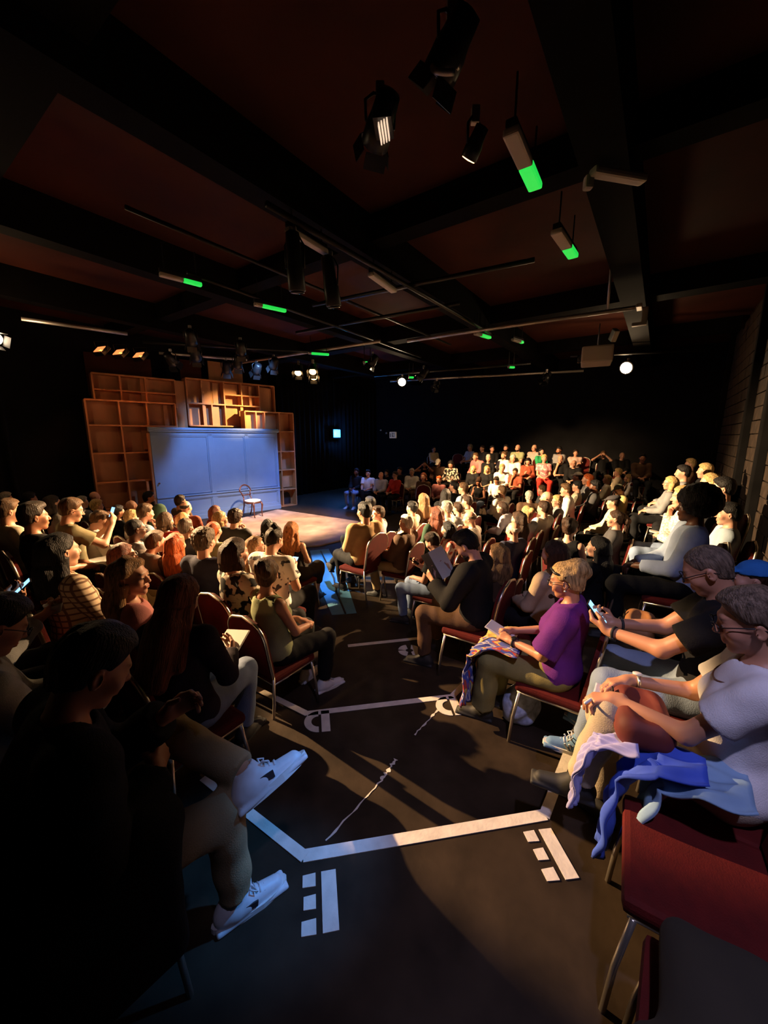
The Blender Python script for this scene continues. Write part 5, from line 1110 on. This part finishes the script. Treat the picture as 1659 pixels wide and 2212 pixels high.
o = MB().box((0, -.105, .075), (.07, .035, .05), None, .012).build('hair_clip', M['darkfab'], t); o.matrix_local = HM
# sneakers: coloured uppers, soles, laces
def dress_shoe(key, n, upper, stripes, laces, window=False):
    t, J = PEOPLE[key]; Mx = m4(footR(J, n), J['an' + n])
    sh = [c for c in t.children if c.name.split('.')[0] == 'shoe']; s = sh[0 if n == 'R' else 1]; s.material_slots[0].material = upper
    MB().prism([(.046 * math.cos(a) * (1 if math.sin(a) > 0 else .92), .055 + .150 * math.sin(a)) for a in np.linspace(0, 2 * math.pi, 25)[:-1]], -.0935, -.066, Matrix.Identity(4)).build('sole', M['sole'], s)
    if stripes:
        for k in range(3):
            for q in (1, -1):
                o = MB().box((q * .0385, .035 + .022 * k, -.045), (.006, .009, .045), Matrix.Rotation(-.5, 3, 'X')).build('stripe', M['white'], s)
    if laces:
        mb = MB()
        for k in range(5): mb.tube([(-.022, .055 + .017 * k, -.012 - .009 * k), (0, .06 + .017 * k, -.002 - .0095 * k), (.022, .055 + .017 * k, -.012 - .009 * k)], .0045, 5)
        mb.tube([(0, .05, -.0), (.03, .055, .015), (.035, .075, .002), (0, .06, 0)], .0035, 5); mb.tube([(0, .05, 0), (-.03, .05, .015), (-.036, .07, 0), (0, .06, 0)], .0035, 5)
        mb.build('laces', M['white'], s)
    if window:
        for q in (1, -1):
            o = MB().box((q * .041, .045, -.040), (.006, .055, .026), Matrix.Rotation(-.15, 3, 'X'), .002).build('side_patch', M['darkfab'], s)
            o = MB().box((q * .040, -.012, -.035), (.006, .022, .02), Matrix.Rotation(-.15, 3, 'X'), .002).build('side_patch', M['darkfab'], s)
bluesh = mat('blue_suede', (.10, .20, .34), .8, noise=.1, nscale=20)
for n in 'RL': dress_shoe('fig', n, M['white'], False, True, True); dress_shoe('man', n, bluesh, True, True); dress_shoe('person in a sleeveless sage top with upswept brown hair', n, M['white'], False, True)
# ---- cloth: draped sheets built as folded strips
def drape_sheet(name, key, path, x0, x1, m_, folds, amp, seed, thick=.006, parent=None, label=None, cat=None):
    R = random.Random(seed); mt, J = local(key); pts = [Vector(p) for p in path]; seg = []; N = 40
    acc = [0]; 
    for i in range(1, len(pts)): acc.append(acc[-1] + (pts[i] - pts[i - 1]).length)
    def at(s):
        for i in range(1, len(pts)):
            if s <= acc[i] or i == len(pts) - 1: return pts[i - 1].lerp(pts[i], (s - acc[i - 1]) / (acc[i] - acc[i - 1])), (pts[i] - pts[i - 1]).normalized()
    nx = folds * 8; V = []
    for i in range(N + 1):
        p, d = at(acc[-1] * i / N); nr = Vector((0, -d.z, d.y)).normalized() * -1
        if nr.y < 0 and abs(d.z) > .7: nr = -nr
        w = .85 + .15 * math.sin(i * .3 + seed); g = min(1, i / 14)
        for k in range(nx + 1):
            u = k / nx; x = x0 + (x1 - x0) * (.5 + (u - .5) * w)
            V.append(p + Vector((x, 0, 0)) + nr * (amp * g * math.sin(u * folds * 2 * math.pi + .6 * math.sin(i * .21 + seed)) + .010 * math.sin(i * .5 + u * 9)))
    F = [(i * (nx + 1) + k, i * (nx + 1) + k + 1, (i + 1) * (nx + 1) + k + 1, (i + 1) * (nx + 1) + k) for i in range(N) for k in range(nx)]
    o = link_mesh(name, raw_mesh(name, V, F), m_); md = o.modifiers.new('thick', 'SOLIDIFY'); md.thickness = thick; o.matrix_world = mt
    return tag(o, label, cat)
def scarf_mat():
    m = bpy.data.materials.new('striped_scarf'); t, b = nodes(m); L = t.links.new; N = t.nodes.new; b.inputs['Roughness'].default_value = .9
    tc = N('ShaderNodeTexCoord'); mp = N('ShaderNodeMapping'); mp.inputs['Scale'].default_value = (26, 5, 5); L(tc.outputs['Object'], mp.inputs[0]); n = N('ShaderNodeTexNoise'); n.inputs['Scale'].default_value = 1; n.inputs['Detail'].default_value = 2; L(mp.outputs[0], n.inputs[0])
    r = N('ShaderNodeValToRGB'); r.color_ramp.interpolation = 'CONSTANT'; L(n.outputs[0], r.inputs[0]); e = r.color_ramp.elements; e[0].color = (.03, .04, .22, 1); e[1].position = .42; e[1].color = (.45, .40, .42, 1)
    for p_, c_ in ((.46, (.05, .07, .30, 1)), (.52, (.40, .05, .04, 1)), (.57, (.55, .40, .10, 1)), (.62, (.10, .12, .35, 1))): x = e.new(p_); x.color = c_
    L(r.outputs[0], b.inputs['Base Color']); return m
drape_sheet('scarf', 'purple', [(0, .22, .665), (0, .36, .655), (0, .47, .635), (0, .555, .57), (0, .585, .40), (0, .59, .12)], -.25, .0, scarf_mat(), 4, .014, 3, .006, None, 'blue red and white striped scarf hanging over the khaki knee', 'scarf')
drape_sheet('shawl', 'purple', [(0, .30, .66), (0, .42, .645), (0, .52, .61), (0, .575, .50), (0, .62, .36), (0, .64, .22)], -.06, .22, mat('yellow_shawl', (.50, .33, .11), .9, noise=.1, nscale=8), 3, .016, 8, .006, None, 'straw-yellow shawl hanging beside the striped scarf', 'shawl')
drape_sheet('jacket', 'white', [(0, .10, .70), (0, .24, .67), (0, .34, .56), (0, .37, .38), (0, .38, .16)], -.33, -.14, mat('royal_blue_cloth', (.035, .085, .50), .85, noise=.12, nscale=9), 3, .016, 5, .008, None, 'royal blue jacket hanging over the knee below the brown bag', 'jacket')
drape_sheet('cardigan', 'white', [(0, -.02, .68), (0, .12, .66), (0, .22, .60), (0, .26, .45), (0, .27, .28)], -.34, -.10, mat('pale_blue_cloth', (.22, .36, .52), .85, noise=.12, nscale=9), 4, .014, 6, .008, None, 'pale blue cardigan falling over the near side of the seat', 'cardigan')
o = drape_sheet('ribbed_cuff', 'white', [(0, .30, .68), (0, .44, .62), (0, .485, .52), (0, .50, .40), (0, .50, .30)], -.27, -.13, mat('lavender_rib', (.34, .33, .58), .85, noise=.08, nscale=9), 6, .007, 2, .01, None, 'lavender ribbed cloth bunched over the beige knee', 'jersey')
def blob(name, loc, fig, lo, hi, h, m_, label, cat, rz_=0, sc=1):
    o = link_mesh(name, quads(name, fig, axis(lo[0], hi[0], h), axis(lo[1], hi[1], h), axis(lo[2], hi[2], h)), m_); o.location = loc; o.rotation_euler = (0, 0, rz_); o.scale = (sc,) * 3; return tag(o, label, cat)
def handbag(name, loc, rz_, dims, m_, label, strap=True):
    w, d, h_ = dims; t = empty(name, loc, rz_); f1 = sines(5, 30, .006)
    f = Fig([box((0, 0, h_ / 2), (w / 2, d / 2, h_ / 2), None, min(d, w) * .3), ell((0, 0, h_), (w * .36, d * .28, h_ * .16), k=.01, op='s')], (), lambda P: f1(P))
    link_mesh('bag_body', quads('bag_body', f, axis(-w * .65, w * .65, .011), axis(-d * .75, d * .75, .011), axis(-.03, h_ * 1.15, .011)), m_, t)
    if strap:
        for s in (1, -1): MB().tube([(w * .28 * math.cos(a), s * d * .42, h_ * .9 + h_ * .62 * math.sin(a)) for a in np.linspace(math.pi, 0, 13)], .008, 6).build('handle', M['metal'], t)
    MB().box((w * .22, d * .5, h_ * .5), (.03, .006, h_ * .9), None).build('strap_band', M['metal'], t); return tag(t, label, 'bag')
handbag('handbag', W(2.22, 2.62, .0), RZ_U + .9, (.36, .15, .26), M['greybag'], 'grey-white handbag with dark straps under the sage top\'s chair')
m, J = local('white'); l_ = m @ Vector((-.06, .30, .63))
handbag('lap_bag', l_, RZ_V + .2, (.30, .20, .14), M['redbag'], 'dark red leather bag on the lap under the notebook', False)
m, J = local('person with a large black afro and pale blue shirt'); l_ = W(2.95, -.02, .86)
handbag('tan_bag', l_, RZ_V, (.34, .18, .16), M['tanbag'], 'tan leather bag on a lap behind the phone of the black tee', False)
m, J = local('white-haired person in a brown jacket and khaki trousers'); l_ = m @ Vector((.0, .26, .60))
handbag('striped_pouch', l_, RZ_V, (.16, .06, .15), M['orangebag'], 'small orange striped pouch on the khaki lap', False)
f1 = sines(11, 42, .022, 6); blob('crumpled_bag', W(2.62, .62, .14), Fig([ell((0, 0, .15), (.15, .10, .16), k=.03), cut((0, 0, -1), (0, 0, .002))], (), lambda P: f1(P)), (-.24, -.2, -.02), (.24, .2, .38), .013, mat('blue_white_bag', (.40, .46, .62), .6, noise=.5, nscale=18), 'crumpled pale blue and white bag under the magenta person\'s chair', 'bag', .4)
m, J = local('snack'); l_ = m @ Vector([float(x) for x in (J['wrR'] + J['hfR'] * .09)]) + Vector((0, 0, .01))
t = empty('snack_pot', l_); MB().lathe([(.03, -.02), (.045, .03), (.047, .035), (.040, .03)], 16).build('pot', M['greylens'], t)
RG = random.Random(3); mb = MB()
for k in range(9): mb.box((RG.uniform(-.03, .03), RG.uniform(-.03, .03), .04 + RG.uniform(0, .02)), (.025, .02, .018), Matrix.Rotation(RG.uniform(0, 3), 3, 'Z') @ Matrix.Rotation(RG.uniform(0, 3), 3, 'X'), .004)
o = mb.build('snacks', M['woodpale'], t); o['kind'] = 'stuff'; tag(t, 'small pot of snacks held beside the glowing phone', 'pot')
# empty chairs
for (u, v, z, a, l) in ((1.40, -.27, .36, RZ_V + .06, 'empty red chair beside the white tee, nearest the camera'), (.90, -.33, .36, RZ_V - .05, 'chair with a dark coat at the lower right picture corner'), (8.9, 5.15, 0, RZ_U + math.pi, 'empty red chair lit below the far patterned jacket'), (13.85, 2.0, .64, RZ_U + math.pi, 'empty chair beside the person with raised arms'), (13.9, 6.45, .64, RZ_U + math.pi, 'empty dark chair at the left of the top far row'), (13.9, 6.02, .64, RZ_U + math.pi, 'empty dark chair second on the top far row')):
    chair(W(u, v, z), a, 1.0, l)

m, J = local('fig'); f1 = sines(21, 26, .012, 5)
o = link_mesh('coat', quads('coat', Fig([cone((.12, -.08, .60), (.13, .20, .635), .125, .105, .05), box((.235, .06, .44), (.05, .19, .20), None, .045, .06), cone((.0, .12, .66), (.16, .16, .68), .07, .07, .05)], (), lambda P: f1(P)), axis(-.15, .36, .012), axis(-.28, .38, .012), axis(.18, .86, .012)), cloth('black')); o.matrix_world = m; tag(o, 'black coat bundled on the lap of the silhouetted person', 'coat')
f2 = sines(31, 24, .016, 5); c_ = W(.90, -.33, .36)
o = link_mesh('coat', quads('coat', Fig([box((0, .0, .535), (.215, .20, .055), None, .05, .03), ell((.02, .0, .58), (.18, .16, .06), k=.05), box((-.14, .2, .44), (.10, .035, .11), None, .03, .05)], (), lambda P: f2(P)), axis(-.28, .28, .012), axis(-.26, .30, .012), axis(.28, .70, .012)), mat('dark_olive_coat', (.022, .017, .009), .9, noise=.15, nscale=9)); o.matrix_world = Matrix.Translation(c_) @ Matrix.Rotation(RZ_V - .05, 4, 'Z'); tag(o, 'dark olive coat left on the chair at the lower right corner', 'coat')
